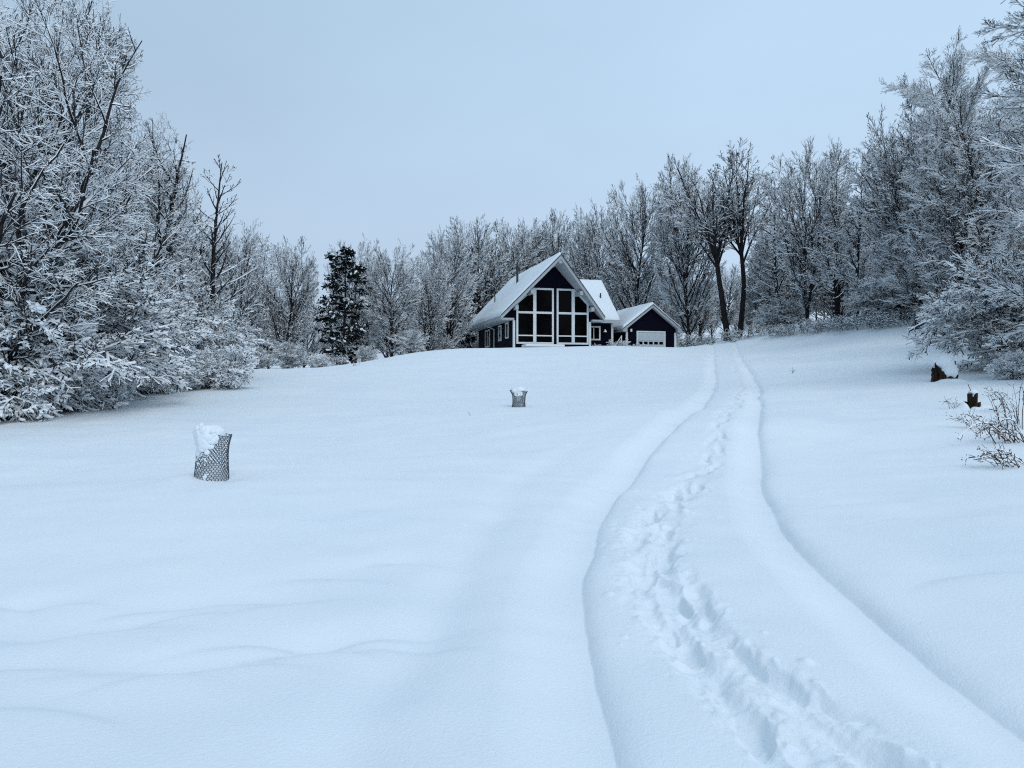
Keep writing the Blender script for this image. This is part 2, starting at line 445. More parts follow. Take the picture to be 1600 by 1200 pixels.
    for j in range(ncr):
        i = rng.randint(0, len(FOOT)); p = FOOT[i]
        if p[1] > 11 or p[1] < 2.2: continue
        side = rng.choice([-1, 1]); off = side * (.16 + abs(rng.normal(0, .15)))
        t = FOOT[min(i + 2, len(FOOT) - 1)] - FOOT[max(i - 2, 0)]; t /= np.linalg.norm(t)
        cx, cy = p[0] + t[1] * off + rng.normal(0, .05), p[1] - t[0] * off + rng.normal(0, .05)
        r = rng.uniform(.012, .042); h = r * rng.uniform(-.5, .75)
        if j % 23 == 0: r = .045; h = -.02
        m = np.where((np.abs(x - cx) < 3 * r) & (np.abs(y - cy) < 3 * r))[0]
        add[m] += h * np.exp(-(((x[m] - cx) ** 2 + (y[m] - cy) ** 2) / r ** 2) ** 1.5)
    Z[ids] += add
    idg = np.arange(nr * na).reshape(nr, na)
    a0 = idg[:-1]; a1 = idg[1:]
    f = np.stack([a0, a1, np.roll(a1, -1, 1), np.roll(a0, -1, 1)], -1).reshape(-1, 4)
    verts = np.stack([X, Y, Z], 1)
    # close the little hole under the camera
    verts = np.vstack([verts, [[0, 0, gz(0, 0)]]])
    c = len(verts) - 1
    fan = np.array([[c, i, (i + 1) % na, (i + 1) % na] for i in range(na)])
    me = np_mesh('ground', verts, f[:, ::-1], [M['ground']], smooth=True)
    fa = np.zeros(len(verts), np.float32); fa[ids] = rut_white
    me.attributes.new('rut_white', 'FLOAT', 'POINT').data.foreach_set('value', fa)
    bm_fan = np_mesh('ground_patch', np.vstack([verts[:na], verts[c:c + 1]]), np.array([[na, (i + 1) % na, i] for i in range(na)]), [M['ground']], smooth=True)
    bm = bmesh.new(); bm.from_mesh(me); bm.from_mesh(bm_fan); bmesh.ops.remove_doubles(bm, verts=[v for v in bm.verts if v.co.xy.length < .26], dist=1e-5)
    bmesh.ops.recalc_face_normals(bm, faces=[fc for fc in bm.faces if fc.calc_center_median().xy.length < .3]) if False else None
    bm.to_mesh(me); bm.free(); bpy.data.meshes.remove(bm_fan)
    o = link_mesh('ground', me)
    tag(o, 'snow covered field with two wheel ruts and footprints climbing the slope', 'ground', kind='structure')
def A_all(aa, nr): return np.tile(aa, nr)
build_ground()

# ------------------------------------------------------------------ tree growth
def norm(v): return v / np.maximum(np.linalg.norm(v, axis=-1, keepdims=True), 1e-9)
Zv = np.array([0, 0, 1.0])

def march(rng, start, dr, length, nseg, wob, up, sag=0.0):
    n = len(start); P = np.zeros((n, nseg + 1, 3)); Dm = np.zeros((n, nseg + 1, 3))
    P[:, 0] = start; d = norm(dr); Dm[:, 0] = d
    for s in range(nseg):
        d = d + rng.normal(0, wob, (n, 3))
        d[:, 2] += up - sag * (s + 1) / nseg
        d = norm(d)
        P[:, s + 1] = P[:, s] + d * (length / nseg)[:, None]
        Dm[:, s + 1] = d
    return P, Dm

def sprout(rng, P, Dm, L, r, k, f0, f1, ang, ang_sd, flat=0.0, bias=None, lift=0.0):
    n, S1, _ = P.shape
    t = f0 + (f1 - f0) * ((np.arange(k)[None] + rng.rand(n, k)) / k)
    q = t * (S1 - 1); i = np.minimum(q.astype(int), S1 - 2); w = (q - i)[..., None]
    row = np.arange(n)[:, None]
    pos = P[row, i] * (1 - w) + P[row, i + 1] * w
    d = norm(Dm[row, i] * (1 - w) + Dm[row, i + 1] * w)
    rad = r[row, i] * (1 - w[..., 0]) + r[row, i + 1] * w[..., 0]
    e1 = np.cross(d, Zv); bad = np.linalg.norm(e1, axis=-1) < .15
    e1[bad] = np.cross(d[bad], np.array([1.0, 0, 0])); e1 = norm(e1); e2 = norm(np.cross(e1, d))
    phi = (np.arange(k)[None] * 2.39996 + rng.rand(n, 1) * 6.28 + rng.normal(0, .4, (n, k)))
    if flat > 0:
        pf = (np.arange(k)[None] % 2) * PI + rng.normal(0, .45, (n, k)) + lift
        use = rng.rand(n, k) < flat
        phi = np.where(use, pf, phi)
    a = np.radians(rng.normal(ang, ang_sd, (n, k)))
    c = np.cos(a)[..., None] * d + np.sin(a)[..., None] * (np.cos(phi)[..., None] * e1 + np.sin(phi)[..., None] * e2)
    if bias is not None: c = norm(c + np.array(bias))
    return pos.reshape(-1, 3), c.reshape(-1, 3), t.reshape(-1), rad.reshape(-1), np.repeat(L, k)

def tubes(P, Dm, rad, snow, K, rng, keep=.88, wd=.45):
    """tubes with snow lying on their upper half: ring of K points, upper ones raised by the snow"""
    n, S1, _ = P.shape
    side = np.cross(Dm, Zv); bad = np.linalg.norm(side, axis=-1) < .05
    side[bad] = np.array([1.0, 0, 0]); side = norm(side); upv = norm(np.cross(side, Dm))
    hz = np.sqrt(np.maximum(0, 1 - Dm[..., 2] ** 2))
    sn = snow * np.clip((hz - .3) / .45, 0, 1)
    th = 2 * PI * np.arange(K) / K + PI / 2
    ct, st = np.cos(th), np.sin(th)
    V = np.zeros((n, S1, K, 3))
    for k in range(K):
        top = max(0.0, st[k])
        wide = rad + wd * sn * (1 if st[k] > -.3 else 0)
        V[:, :, k] = P + side * (ct[k] * wide)[..., None] + upv * (st[k] * rad)[..., None] + Zv * (sn * top)[..., None]
    idx = np.arange(n * S1 * K).reshape(n, S1, K)
    a = idx[:, :-1]; b = idx[:, 1:]
    F4 = np.stack([a, np.roll(a, -1, 2), np.roll(b, -1, 2), b], -1)       # n,S,K,4
    mid = th + PI / K
    upface = np.sin(mid) > (.15 if K <= 4 else -.05)
    snm = (.5 * (sn[:, :-1] + sn[:, 1:]) > .35 * rad[:, :-1]) & (rng.rand(n, S1 - 1) < keep)
    mat = (snm[..., None] & upface[None, None]).astype(int)
    return V.reshape(-1, 3), F4.reshape(-1, 4), mat.reshape(-1)

def merge(parts):
    vs, fs, ms, off = [], [], [], 0
    for v, f, m in parts:
        vs.append(v); fs.append(f + off); ms.append(m); off += len(v)
    return np.vstack(vs), np.vstack(fs), np.concatenate(ms)

def taper(r0, S, e=.85, p=1.0):
    t = np.linspace(0, 1, S + 1)[None]
    return r0[:, None] * (1 - e * t ** p)

PROTO = {}
def tree_proto(name, seed, H, stems, specs, trunk_wob=.05, trunk_seg=14, snow=.02, snow_top=.5, snow_ref=None, twig_k=4, rmin=.004, trunk_r=.2,
               bark='bark', extra=None, trunk_taper=.9, limb_snow=2.0, keep=.92, trunk_up=.03, twig_wide=.42, pads=0.0, soft=.10):
    """stems: list of (start, direction, length, radius).  specs: branch levels.  Returns meshes for trunk and crown"""
    rng = np.random.RandomState(seed)
    st = np.array([s[0] for s in stems], float); dr = np.array([s[1] for s in stems], float)
    L = np.array([s[2] for s in stems], float); r0 = np.array([s[3] for s in stems], float)
    P, Dm = march(rng, st, dr, L, trunk_seg, trunk_wob, trunk_up)
    rad = taper(r0, trunk_seg, trunk_taper)
    rad[:, 0] *= 1.35
    trunk_parts = [tubes(P, Dm, rad, np.zeros_like(rad), 9, rng)]
    crown_parts = []
    for li, sp in enumerate(specs):
        pos, d, t, pr, pl = sprout(rng, P, Dm, L, rad, sp['k'], sp.get('f0', .2), sp.get('f1', .97), sp['ang'], sp.get('sd', 10), sp.get('flat', 0), sp.get('bias'), sp.get('lift', 0))
        if 'env' in sp:      # limb ends lie on a rounded crown
            zc, ea, eb = sp['env']; sx = np.hypot(d[:, 0], d[:, 1]) * .92; cz = d[:, 2] + (.05 if sp['up'] < .025 else .10)
            A_ = (sx / (ea * H)) ** 2 + (cz / (eb * H)) ** 2; z_ = (pos[:, 2] - zc * H) / (eb * H)
            B_ = 2 * z_ * cz / (eb * H); C_ = np.minimum(z_ * z_ - 1, -.12)
            ln = (-B_ + np.sqrt(B_ * B_ - 4 * A_ * C_)) / (2 * A_)
        elif 'shape' in sp: ln = H * sp['len'] * sp['shape'](t)
        else: ln = pl * sp['ratio'] * (1.05 - sp.get('dec', .6) * t)
        ln = ln * (rng.uniform(.80, .98, len(ln)) if li == 0 else rng.uniform(.6, 1.25, len(ln)))
        if 'drop' in sp:
            kp = rng.rand(len(ln)) > sp['drop']; pos, d, pr, ln = pos[kp], d[kp], pr[kp], ln[kp]
        S = sp['seg']
        P, Dm = march(rng, pos, d, ln, S, sp.get('wob', .12), sp.get('up', 0), sp.get('sag', 0))
        env0 = specs[0].get('env')
        if env0 and sp.get('clip', True):      # shorten whatever grows out of the rounded crown
            zc, ea, eb = env0; sc_ = np.array([ea * H, ea * H, eb * H]); c0 = np.array([0, 0, zc * H])
            q0 = np.linalg.norm((P[:, 0] - c0) / sc_, axis=1); q1 = np.linalg.norm((P[:, -1] - c0) / sc_, axis=1)
            lim = 1.0 + soft * rng.rand(len(P)) * (.3 + .7 * li / max(1, len(specs) - 1))
            f_ = np.where((q1 > lim) & (q1 > q0), np.clip((lim - q0) / np.maximum(q1 - q0, 1e-6), .22, 1), 1)
            P = P[:, :1] + (P - P[:, :1]) * f_[:, None, None]; ln = ln * f_
        rb = np.maximum(np.minimum(pr * .62, sp['r'] * (.6 + .6 * ln / ln.mean())), rmin)
        rad = np.maximum(taper(rb, S, sp.get('tp', .75)), rmin * .8)
        L = ln
        hfrac = np.clip(P[..., 2] / H, 0, 1)
        fac = (1 - hfrac) + snow_top * hfrac
        sn = snow * sp.get('sn', 1.0) * fac * rng.uniform(.45, 1.35, (len(ln), 1)) * rng.uniform(.7, 1.2, P.shape[:2])
        if li == 0: sn = sn * limb_snow
        big = sp.get('big', False)
        part = tubes(P, Dm, rad, sn, 8 if big else twig_k, rng, keep, .45 if big else twig_wide)
        (trunk_parts if (big and sp.get('trunk', True)) else crown_parts).append(part)
    if pads > 0:         # rounded clots of snow resting on the twigs
        pk = rng.rand(len(P)) < pads; c = P[pk][:, P.shape[1] // 2]; dd = Dm[pk][:, 0].copy(); dd[:, 2] *= .4; dd = norm(dd)
        n_ = len(c); R_ = snow * rng.uniform(.45, 1.15, n_); el = rng.uniform(1.6, 3.6, n_)
        off = np.array([-1.0, -.75, -.1, .55, 1.0])
        P5 = c[:, None] + dd[:, None] * (off[None] * (R_ * el)[:, None])[..., None] + np.array([0, 0, 1.0]) * (R_ * .35)[:, None, None]
        P5[:, -1, 2] -= R_ * .5
        r5 = np.array([.12, .8, 1.0, .75, .12])[None] * R_[:, None] * rng.uniform(.75, 1.2, (n_, 5))
        pv, pf, pm = tubes(P5, np.repeat(dd[:, None], 5, 1), r5, r5 * .25, 6, rng, 1.0)
        crown_parts.append((pv, pf, np.full(len(pm), 3)))
    if extra is not None: crown_parts += extra(rng)
    v, f, m = merge(trunk_parts)
    tm = np_mesh(name + '_trunk', v, f, [M[bark], M['twig_snow']], m, smooth=(m == 0))
    v, f, m = merge(crown_parts)
    sm_ = m == 3; m = np.where(sm_, 1, m)
    cm = np_mesh(name + '_crown', v, f, [M['twig'], M['twig_snow'], M['needles']], m, smooth=sm_)
    PROTO[name] = (tm, cm, float(np.percentile(v[:, 2], 99.7)))

def S_vase(t): return .35 + .9 * np.sin(np.clip((t - .1) / .95, 0, 1) * PI) ** .8 * (1.05 - .45 * t)
def S_round(t): return .3 + np.sin(np.clip(t * 1.05, 0, 1) * PI) ** .7
def S_cone(t): return 1.1 - .95 * t
def S_low(t): return 1.15 - .6 * t

# vase-shaped maples of the far wood
for i in range(4):
    two = i % 2
    tree_proto('maple%d' % i, 30 + i, 15, [((0, 0, -.3), (.03, .02, 1), 10.2, .20)] if not two else [((0, 0, -.3), (.10, .03, 1), 10.0, .18), ((.12, .1, -.3), (-.13, -.05, 1), 9.2, .16)],
        [dict(k=62 if not two else 32, f0=.07, f1=.99, ang=46, sd=9, env=(.53, .26, .46), seg=8, wob=.04, up=.022, r=.05, big=True),
         dict(k=10, f0=.15, ang=30, sd=9, ratio=.52, seg=5, wob=.05, up=.025, r=.026, dec=.78),
         dict(k=7, f0=.12, ang=29, sd=10, ratio=.50, seg=3, wob=.06, up=.025, r=.018),
         dict(k=3, f0=.15, ang=29, sd=11, ratio=.58, seg=2, wob=.07, up=.025, r=.012)],
        trunk_wob=.035, snow=.038, snow_top=.55, rmin=.0085, keep=.95, twig_wide=.3, limb_snow=.8, bark='dark_bark', soft=.07)
# big spreading crowns, left foreground
for i in range(3):
    tree_proto('spread%d' % i, 50 + i, 13, [((0, 0, -.3), (.05, 0, 1), 11.5, .24), ((.1, 0, 1.2), (.3, -.2, 1), 9.0, .12)][:1 + (i % 2)],
        [dict(k=32 - 11 * (i % 2), f0=.08, f1=.97, ang=60, sd=13, env=(.48, .25, .52), seg=11, wob=.09, up=.03, r=.05, big=True),
         dict(k=11, f0=.10, ang=42, sd=13, ratio=.60, seg=8, wob=.09, up=.02, r=.020),
         dict(k=9, f0=.10, ang=38, sd=13, ratio=.46, seg=4, wob=.09, up=.02, r=.0095),
         dict(k=4, f0=.12, ang=35, sd=13, ratio=.74, seg=3, wob=.10, up=.03, r=.0056, sn=.8)],
        trunk_wob=.07, soft=.22, snow=.0185, snow_top=.75, rmin=.0036, keep=.95, twig_wide=.30)
# long flat snow-laden sprays, edges of the clearing
for i in range(3):
    tree_proto('spray%d' % i, 70 + i, 14, [((0, 0, -.3), (-.06, -.03, 1), 13.0, .18)],
        [dict(k=46, f0=.04, f1=.97, ang=64, sd=10, len=.36, shape=S_low, seg=10, wob=.05, up=.04, sag=.065, r=.042, big=True, bias=(-.25, -.18, 0)),
         dict(k=15, f0=.10, ang=34, sd=8, ratio=.46, seg=6, wob=.05, up=.01, sag=.03, r=.018, flat=.8),
         dict(k=8, f0=.10, ang=31, sd=9, ratio=.50, seg=4, wob=.05, up=.015, r=.0095, flat=.75),
         dict(k=3, f0=.12, ang=27, sd=10, ratio=.85, seg=3, wob=.06, up=.02, r=.0056, flat=.6, sn=.75)],
        trunk_wob=.05, snow=.0225, snow_top=.75, rmin=.0036, keep=.96, twig_wide=.32)
# slim poplar with steep twigs
tree_proto('poplar', 90, 10, [((0, 0, -.3), (0, 0, 1), 10.0, .12)],
    [dict(k=50, f0=.10, f1=.98, ang=50, sd=9, len=.17, shape=lambda t: 1.35 - .9 * t, seg=6, wob=.05, up=.11, r=.026, big=True, trunk=False),
     dict(k=5, f0=.25, ang=30, sd=9, ratio=.45, seg=3, wob=.06, up=.09, r=.014),
     dict(k=2, f0=.3, ang=28, sd=10, ratio=.45, seg=2, wob=.08, up=.06, r=.009)],
    trunk_wob=.015, snow=.020, snow_top=.12, rmin=.0075)
# maple with two clear trunks
tree_proto('twin', 97, 17, [((-.30, 0, -.3), (-.07, 0, 1), 7.6, .20), ((.30, 0, -.3), (.09, .02, 1), 8.0, .18)],
    [dict(k=9, f0=.80, f1=1.0, ang=21, sd=4, len=.52, shape=lambda t: .75 + .25 * t, seg=10, wob=.035, up=.03, r=.062, big=True),
     dict(k=12, f0=.15, ang=36, sd=9, ratio=.44, seg=6, wob=.05, up=.02, r=.030, dec=.75),
     dict(k=7, f0=.12, ang=33, sd=10, ratio=.5, seg=4, wob=.06, up=.02, r=.017),
     dict(k=5, f0=.12, ang=28, sd=10, ratio=.5, seg=3, wob=.07, up=.05, r=.013),
     dict(k=2, f0=.2, ang=28, sd=12, ratio=.6, seg=2, wob=.08, up=.04, r=.010)],
    trunk_wob=.02, snow=.036, snow_top=.6, rmin=.0075, trunk_taper=.35, limb_snow=.5, keep=.95, twig_wide=.3, bark='dark_bark')
# straight thin forest poles
for i in range(2):
    tree_proto('pole%d' % i, 110 + i, 15, [((0, 0, -.3), (.02, .02, 1), 14.5, .15)],
        [dict(k=44, f0=.14, f1=.98, ang=52, sd=12, len=.18, shape=lambda t: 1.1 - .5 * t, seg=6, wob=.11, up=.04, r=.035, big=True),
         dict(k=9, f0=.15, ang=38, sd=11, ratio=.5, seg=4, wob=.07, up=.04, r=.020),
         dict(k=6, f0=.15, ang=36, sd=12, ratio=.52, seg=3, wob=.08, up=.03, r=.014),
         dict(k=3, f0=.15, ang=34, sd=12, ratio=.6, seg=2, wob=.08, up=.03, r=.010)],
        trunk_wob=.03, snow=.034, snow_top=.5, rmin=.0080, keep=.95, twig_wide=.3)
# low snow-bowed saplings
for i in range(2):
    tree_proto('sapling%d' % i, 120 + i, 4.5, [((random.uniform(-.3, .3), random.uniform(-.3, .3), -.2), (random.uniform(-.5, .5), random.uniform(-.6, .1), 1), random.uniform(3, 4.3), .035) for k in range(6)],
        [dict(k=15, f0=.06, f1=.97, ang=50, sd=12, len=.34, shape=S_round, seg=7, wob=.07, up=-.01, sag=.07, r=.016, big=True, trunk=False),
         dict(k=10, f0=.12, ang=36, sd=11, ratio=.48, seg=5, wob=.08, up=.0, sag=.04, r=.009, flat=.5),
         dict(k=7, f0=.12, ang=33, sd=12, ratio=.54, seg=3, wob=.09, up=.0, sag=.03, r=.006, flat=.4),
         dict(k=3, f0=.15, ang=30, sd=12, ratio=.85, seg=3, wob=.09, up=.0, sag=.02, r=.0046, sn=.75)],
        trunk_wob=.09, trunk_seg=10, snow=.026, snow_top=.9, rmin=.0038, trunk_up=-.02, keep=.96, twig_wide=.36)
# dense shrubs buried in clotted snow
for i in range(3):
    rs = random.Random(130 + i)
    tree_proto('shrub%d' % i, 130 + i, 2.4, [((rs.uniform(-.5, .5), rs.uniform(-.4, .4), -.1), (rs.uniform(-.9, .9), rs.uniform(-.9, .6), 1), rs.uniform(1.6, 2.6), .018) for k in range(22)],
        [dict(k=12, f0=.12, f1=.98, ang=46, sd=13, len=.34, shape=S_round, seg=6, wob=.10, up=-.02, sag=.14, r=.009, big=True, trunk=False),
         dict(k=8, f0=.12, ang=42, sd=14, ratio=.50, seg=4, wob=.13, up=.0, sag=.10, r=.0055, sn=1.1),
         dict(k=6, f0=.12, ang=42, sd=15, ratio=.80, seg=4, wob=.14, up=.0, sag=.10, r=.0038, sn=.8)],
        trunk_wob=.08, trunk_seg=9, pads=.40, snow=.026, snow_top=1.0, rmin=.0032, trunk_up=-.05, limb_snow=1.1, keep=.93, twig_wide=.4)
# thin brush with little snow
for i in range(2):
    rs = random.Random(150 + i)
    tree_proto('brush%d' % i, 150 + i, 1.1, [((rs.uniform(-.7, .7), rs.uniform(-.5, .5), -.05), (rs.uniform(-.7, .7), rs.uniform(-.7, .5), 1), rs.uniform(.6, 1.1), .007) for k in range(34)],
        [dict(k=6, f0=.2, f1=.98, ang=38, sd=14, len=.26, shape=S_round, seg=4, wob=.12, up=.0, sag=.05, r=.005, big=True, trunk=False),
         dict(k=4, f0=.2, ang=38, sd=14, ratio=.5, seg=3, wob=.15, up=.0, r=.004)],
        trunk_wob=.06, trunk_seg=7, snow=.014, snow_top=1.0, rmin=.0035, trunk_up=-.02, limb_snow=1.0, keep=.75)

# pines: whorled limbs carrying tufts of needles with snow pads on top
# crown of a pine: ragged, limbs of uneven length
def pine_proto(name, seed, H, r0, nwh, Lb, droop, snowp, tuft):
    rng = np.random.RandomState(seed)
    P, Dm = march(rng, np.array([[0, 0, -.3]]), np.array([[.01, 0, 1.0]]), np.array([H + .3]), 14, .015, .02)
    rad = taper(np.array([r0]), 14, .92)
    tp = [tubes(P, Dm, rad, np.zeros_like(rad), 9, rng)]
    L = np.array([H])
    pos, d, t, pr, pl = sprout(rng, P, Dm, L, rad, nwh * 4, .10, .985, 82, 9)
    ln = Lb * (1.02 - .62 * t ** 2.2) * rng.uniform(.35, 1.2, len(t)) * np.where(t < .93, 1, .5)
    LP, LD = march(rng, pos, d, ln, 6, .06, -droop)
    lr = taper(np.maximum(.012, ln * .014), 6, .7)
    tp.append(tubes(LP, LD, lr, np.full(lr.shape, .02), 5, rng))
    q, dd, tt, qr, ql = sprout(rng, LP, LD, ln, lr, 9, .25, 1.0, 45, 16, flat=.8)
    bl = ql * .26 * rng.uniform(.6, 1.2, len(ql))
    BP, BD = march(rng, q, dd, bl, 3, .1, -droop)
    # needle tufts: fans of narrow blades round points on the branchlets
    cen = BP[:, 1:].reshape(-1, 3); cdir = BD[:, 1:].reshape(-1, 3)
    n = len(cen); nb = 7
    bd = norm(cdir[:, None] * .8 + rng.normal(0, .62, (n, nb, 3)))
    wv = norm(np.cross(bd, rng.normal(0, 1, (n, nb, 3))))
    ll = tuft * rng.uniform(.7, 1.3, (n, nb, 1)); ww = tuft * .17
    c = cen[:, None] + rng.normal(0, tuft * .15, (n, nb, 3))
    V = np.stack([c - wv * ww * .4, c + wv * ww * .4, c + bd * ll + wv * ww, c + bd * ll - wv * ww], 2).reshape(-1, 3)
    Fq = np.arange(len(V)).reshape(-1, 4)
    parts = [(V, Fq, np.full(len(Fq), 2))]
    br = np.full((len(bl), 4), .006)
    parts.append(tubes(BP, BD, br, np.full(br.shape, .015), 4, rng))
    # snow pads on the outer tufts
    pick = rng.rand(n) < snowp
    pc = cen[pick] + np.array([0, 0, tuft * .18]); pd = cdir[pick]
    P2 = np.stack([pc - pd * tuft * .55, pc - pd * tuft * .1, pc + pd * tuft * .35, pc + pd * tuft * .7 - np.array([0, 0, tuft * .12])], 1)
    rr = np.stack([np.full(len(pc), .3), np.full(len(pc), 1.0), np.full(len(pc), .9), np.full(len(pc), .2)], 1) * tuft * .22 * rng.uniform(.6, 1.4, (len(pc), 1))
    pv, pf, pm = tubes(P2, np.repeat(pd[:, None], 4, 1), rr, rr * .5, 6, rng, 1.0)
    parts.append((pv, pf, np.full(len(pm), 1)))
    v, f, m = merge(tp); tm = np_mesh(name + '_trunk', v, f, [M['bark'], M['twig_snow']], m, smooth=(m == 0))
    v, f, m = merge(parts); cm = np_mesh(name + '_crown', v, f, [M['twig'], M['twig_snow'], M['needles']], m)
    PROTO[name] = (tm, cm, H)
pine_proto('pine', 7, 11, .17, 9, 2.6, .05, .68, .34)
pine_proto('spruce', 9, 3.0, .05, 9, 1.0, .10, .75, .20)

USED = set()
def plant(proto, x, y, H, name, label, cat, group=None, w=1.0, rz=None, sink=0.0):
    tm, cm, h0 = PROTO[proto]
    s = H / h0
    o = empty(name, (x, y, gz(x, y) - sink), rz if rz is not None else random.uniform(0, 6.28), label, cat, group)
    o.scale = (s * w, s * w, s)
    shrubby = name in ('snowy_shrub', 'dry_brush')
    a = link_mesh('stems' if shrubby else 'trunk', tm, o); b = link_mesh('twigs' if shrubby else 'crown', cm, o)
    return o
def at(px, d): return (px - 800) / F * d, d
def plant_px(proto, px, d, top, *a, **k):
    x, y = at(px, d)
    H = (HY - top) / F * d + CAM_H - gz(x, y)
    return plant(proto, x, y, max(H, .3), *a, **k)

# --- left foreground
G_L = 'snow covered trees along the left edge of the field'
for a in [
  ('spread1', 5, 16.5, -120, 'tall snowy tree at the left edge with thick dark forked limbs', .95, 0.4),
  ('spread0', 148, 22, 8, 'snowy tree with a dark upright trunk showing behind the left shrubs', .74, 2.0),
  ('spread2', 70, 26, -20, 'tall snowy tree rising behind the dark trunked one on the left', .9, 1.0),
  ('spread0', 190, 29, 185, 'shorter round crowned snowy tree left of the slim poplar', .95, 4.2),
  ('spread1', 245, 34, 285, 'small snowy tree nearest to the slim poplar on its left', .8, 5.0),
  ('spread2', -120, 19, -150, 'snowy tree whose branches reach in from beyond the left edge', 1.0, 3.0)]:
    plant_px(a[0], a[1], a[2], a[3], 'snowy_tree', a[4], 'tree', G_L, w=a[5], rz=a[6])
for a in [
  ('spray1', 95, 23, 300, 'low snow laden tree with long drooping sprays right of the leftmost trunk', .8, 1.75),
  ('spray2', 0, 18.5, 260, 'low snow laden tree with long drooping sprays at the left edge', .8, 1.9),
  ('spray0', 170, 26.5, 360, 'low snow laden tree with drooping sprays left of the slim poplar', .62, 2.0)]:
    plant_px(a[0], a[1], a[2], a[3], 'snow_laden_tree', a[4], 'tree', G_L, w=a[5], rz=a[6])
G_S = 'snow bowed saplings at the foot of the left trees'
for a in [
  ('sapling0', 30, 19.5, 385, 'snow bowed sapling thicket behind the largest left shrub', 1.15, .3),
  ('sapling1', 110, 21.5, 400, 'snow bowed sapling thicket in front of the dark left trunk', 1.1, 2.0),
  ('sapling1', 245, 27, 430, 'snow bowed sapling thicket left of the slim poplar', 1.1, 5.0),
  ('sapling0', -60, 17.5, 360, 'snow bowed sapling thicket cut by the left edge', 1.2, 1.2),
  ('sapling1', 295, 32, 450, 'snow bowed sapling thicket at the foot of the slim poplar', 1.0, .8)]:
    plant_px(a[0], a[1], a[2], a[3], 'sapling_thicket', a[4], 'sapling', G_S, w=a[5], rz=a[6])
G_B = 'shrubs loaded with snow along the left edge'
for a in [
  ('shrub0', 20, 17.6, 470, 'largest snow clotted shrub in the bottom left', 1.05, .4),
  ('shrub1', 105, 19, 520, 'snow clotted shrub leaning right beside the largest one', .95, 1.3),
  ('shrub2', 205, 23.2, 560, 'low snow clotted shrub in the middle of the left row', .95, 3.0),
  ('shrub0', 255, 23.5, 552, 'low wide snow clotted shrub left of the domed one', 1.0, 4.4),
  ('shrub1', 345, 25.5, 535, 'domed snow clotted shrub at the right end of the left row', .95, 5.3),
  ('shrub2', -40, 16.5, 500, 'snow clotted shrub cut by the left edge', 1.1, 1.9)]:
    plant_px(a[0], a[1], a[2], a[3], 'snowy_shrub', a[4], 'shrub', G_B, w=a[5], rz=a[6])
plant_px('poplar', 330, 35, 244, 'slim_poplar', 'slim bare poplar with steep twigs standing alone on the left', 'tree', w=1.55, rz=.5)

# --- far wood, from left to right
G_F = 'trees of the wood beyond the field'
far = [
  ('maple1', 372, 55, 352, 'bare tree with leaning dark trunk right behind the slim poplar', .85),
  ('pole0', 400, 60, 372, 'narrow bare tree second to the right of the slim poplar', 1.3),
  ('maple0', 443, 57, 374, 'fan shaped bare tree left of the dark pine', .85),
  ('maple2', 556, 67, 374, 'bare snow dusted tree standing close behind the dark pine', .85),
  ('maple2', 612, 60, 382, 'round fan shaped tree right of the dark pine', .95),
  ('maple3', 668, 62, 396, 'low bare tree between the round fan tree and the house', .85),
  ('maple1', 702, 66, 356, 'bare tree with dark straight trunk left of the house', .75),
  ('maple0', 752, 80, 340, 'tall bare tree behind the left roof eave of the house', .9),
  ('maple3', 800, 84, 340, 'tall wide bare tree behind the left roof slope', .9),
  ('maple2', 832, 88, 352, 'bare tree behind the stove pipe of the house', .8),
  ('maple0', 882, 86, 332, 'bare tree right above the house gable', .75),
  ('maple1', 932, 82, 318, 'bare tree behind the rear wing of the house', .75),
  ('maple2', 990, 78, 283, 'tall bare tree behind the gap between house and garage', .8),
  ('maple0', 1076, 71, 246, 'broad bare tree with thick dark trunk right of the garage', .64),
  ('twin', 1146, 66, 241, 'tall bare tree with two clear dark trunks', 1.35),
  ('pole1', 1215, 62, 268, 'bare forest tree right of the tree with two trunks', 1.35),
  ('maple3', 1262, 58, 220, 'tall forked bare tree rising above the snowy bank', .7),
  ('pole0', 1304, 54, 238, 'straight dark trunked tree on the snowy bank', 1.2),
  ('pole1', 1338, 50, 225, 'straight thin tree right of the dark trunked one on the bank', 1.2)]
for a in far:
    nm = 'bare_tree'
    plant_px(a[0], a[1], a[2], a[3], nm, a[4], 'tree', G_F, w=a[5], rz=0.0 if a[0] == 'twin' else None)
plant_px('pine', 535, 59, 388, 'pine_tree', 'dark pine among the bare trees left of the house', 'tree', w=1.15)
plant_px('pine', 722, 74, 392, 'pine_tree', 'dark pine half hidden behind bare trees beside the house', 'tree', w=.8)
plant_px('spruce', 1432, 40, 490, 'small_spruce', 'small snow covered spruce at the edge of the right wood', 'tree', w=.75)

# --- right wood
G_R = 'snow laden trees along the right edge of the field'
for a in [
  ('spray1', 1450, 43, 150, 'snow laden tree at the left end of the right wood', .66, .2),
  ('spray0', 1555, 37, 62, 'tall snow laden tree in the middle of the right wood', .72, 6.0),
  ('spray2', 1505, 47, 95, 'snow laden tree filling the gap left of the tall middle one in the right wood', .8, .7),
  ('spray1', 1590, 44, 35, 'tall snow laden tree behind the two tallest of the right wood', .85, .5),
  ('spray2', 1695, 28, 10, 'tall snow laden tree right of the middle one', .8, .3),
  ('spray1', 1765, 23, -40, 'snow laden tree just beyond the right edge', .8, .0),
  ('spray0', 1790, 18, -160, 'nearest snow laden tree reaching in with long thick sprays', .88, .1),
  ('spray2', 1425, 45, 225, 'snow laden tree behind the left end of the right wood', .75, .9)]:
    plant_px(a[0], a[1], a[2], a[3], 'snow_laden_tree', a[4], 'tree', G_R, w=a[5], rz=a[6])
G_RS = 'snow bowed saplings in the right wood'
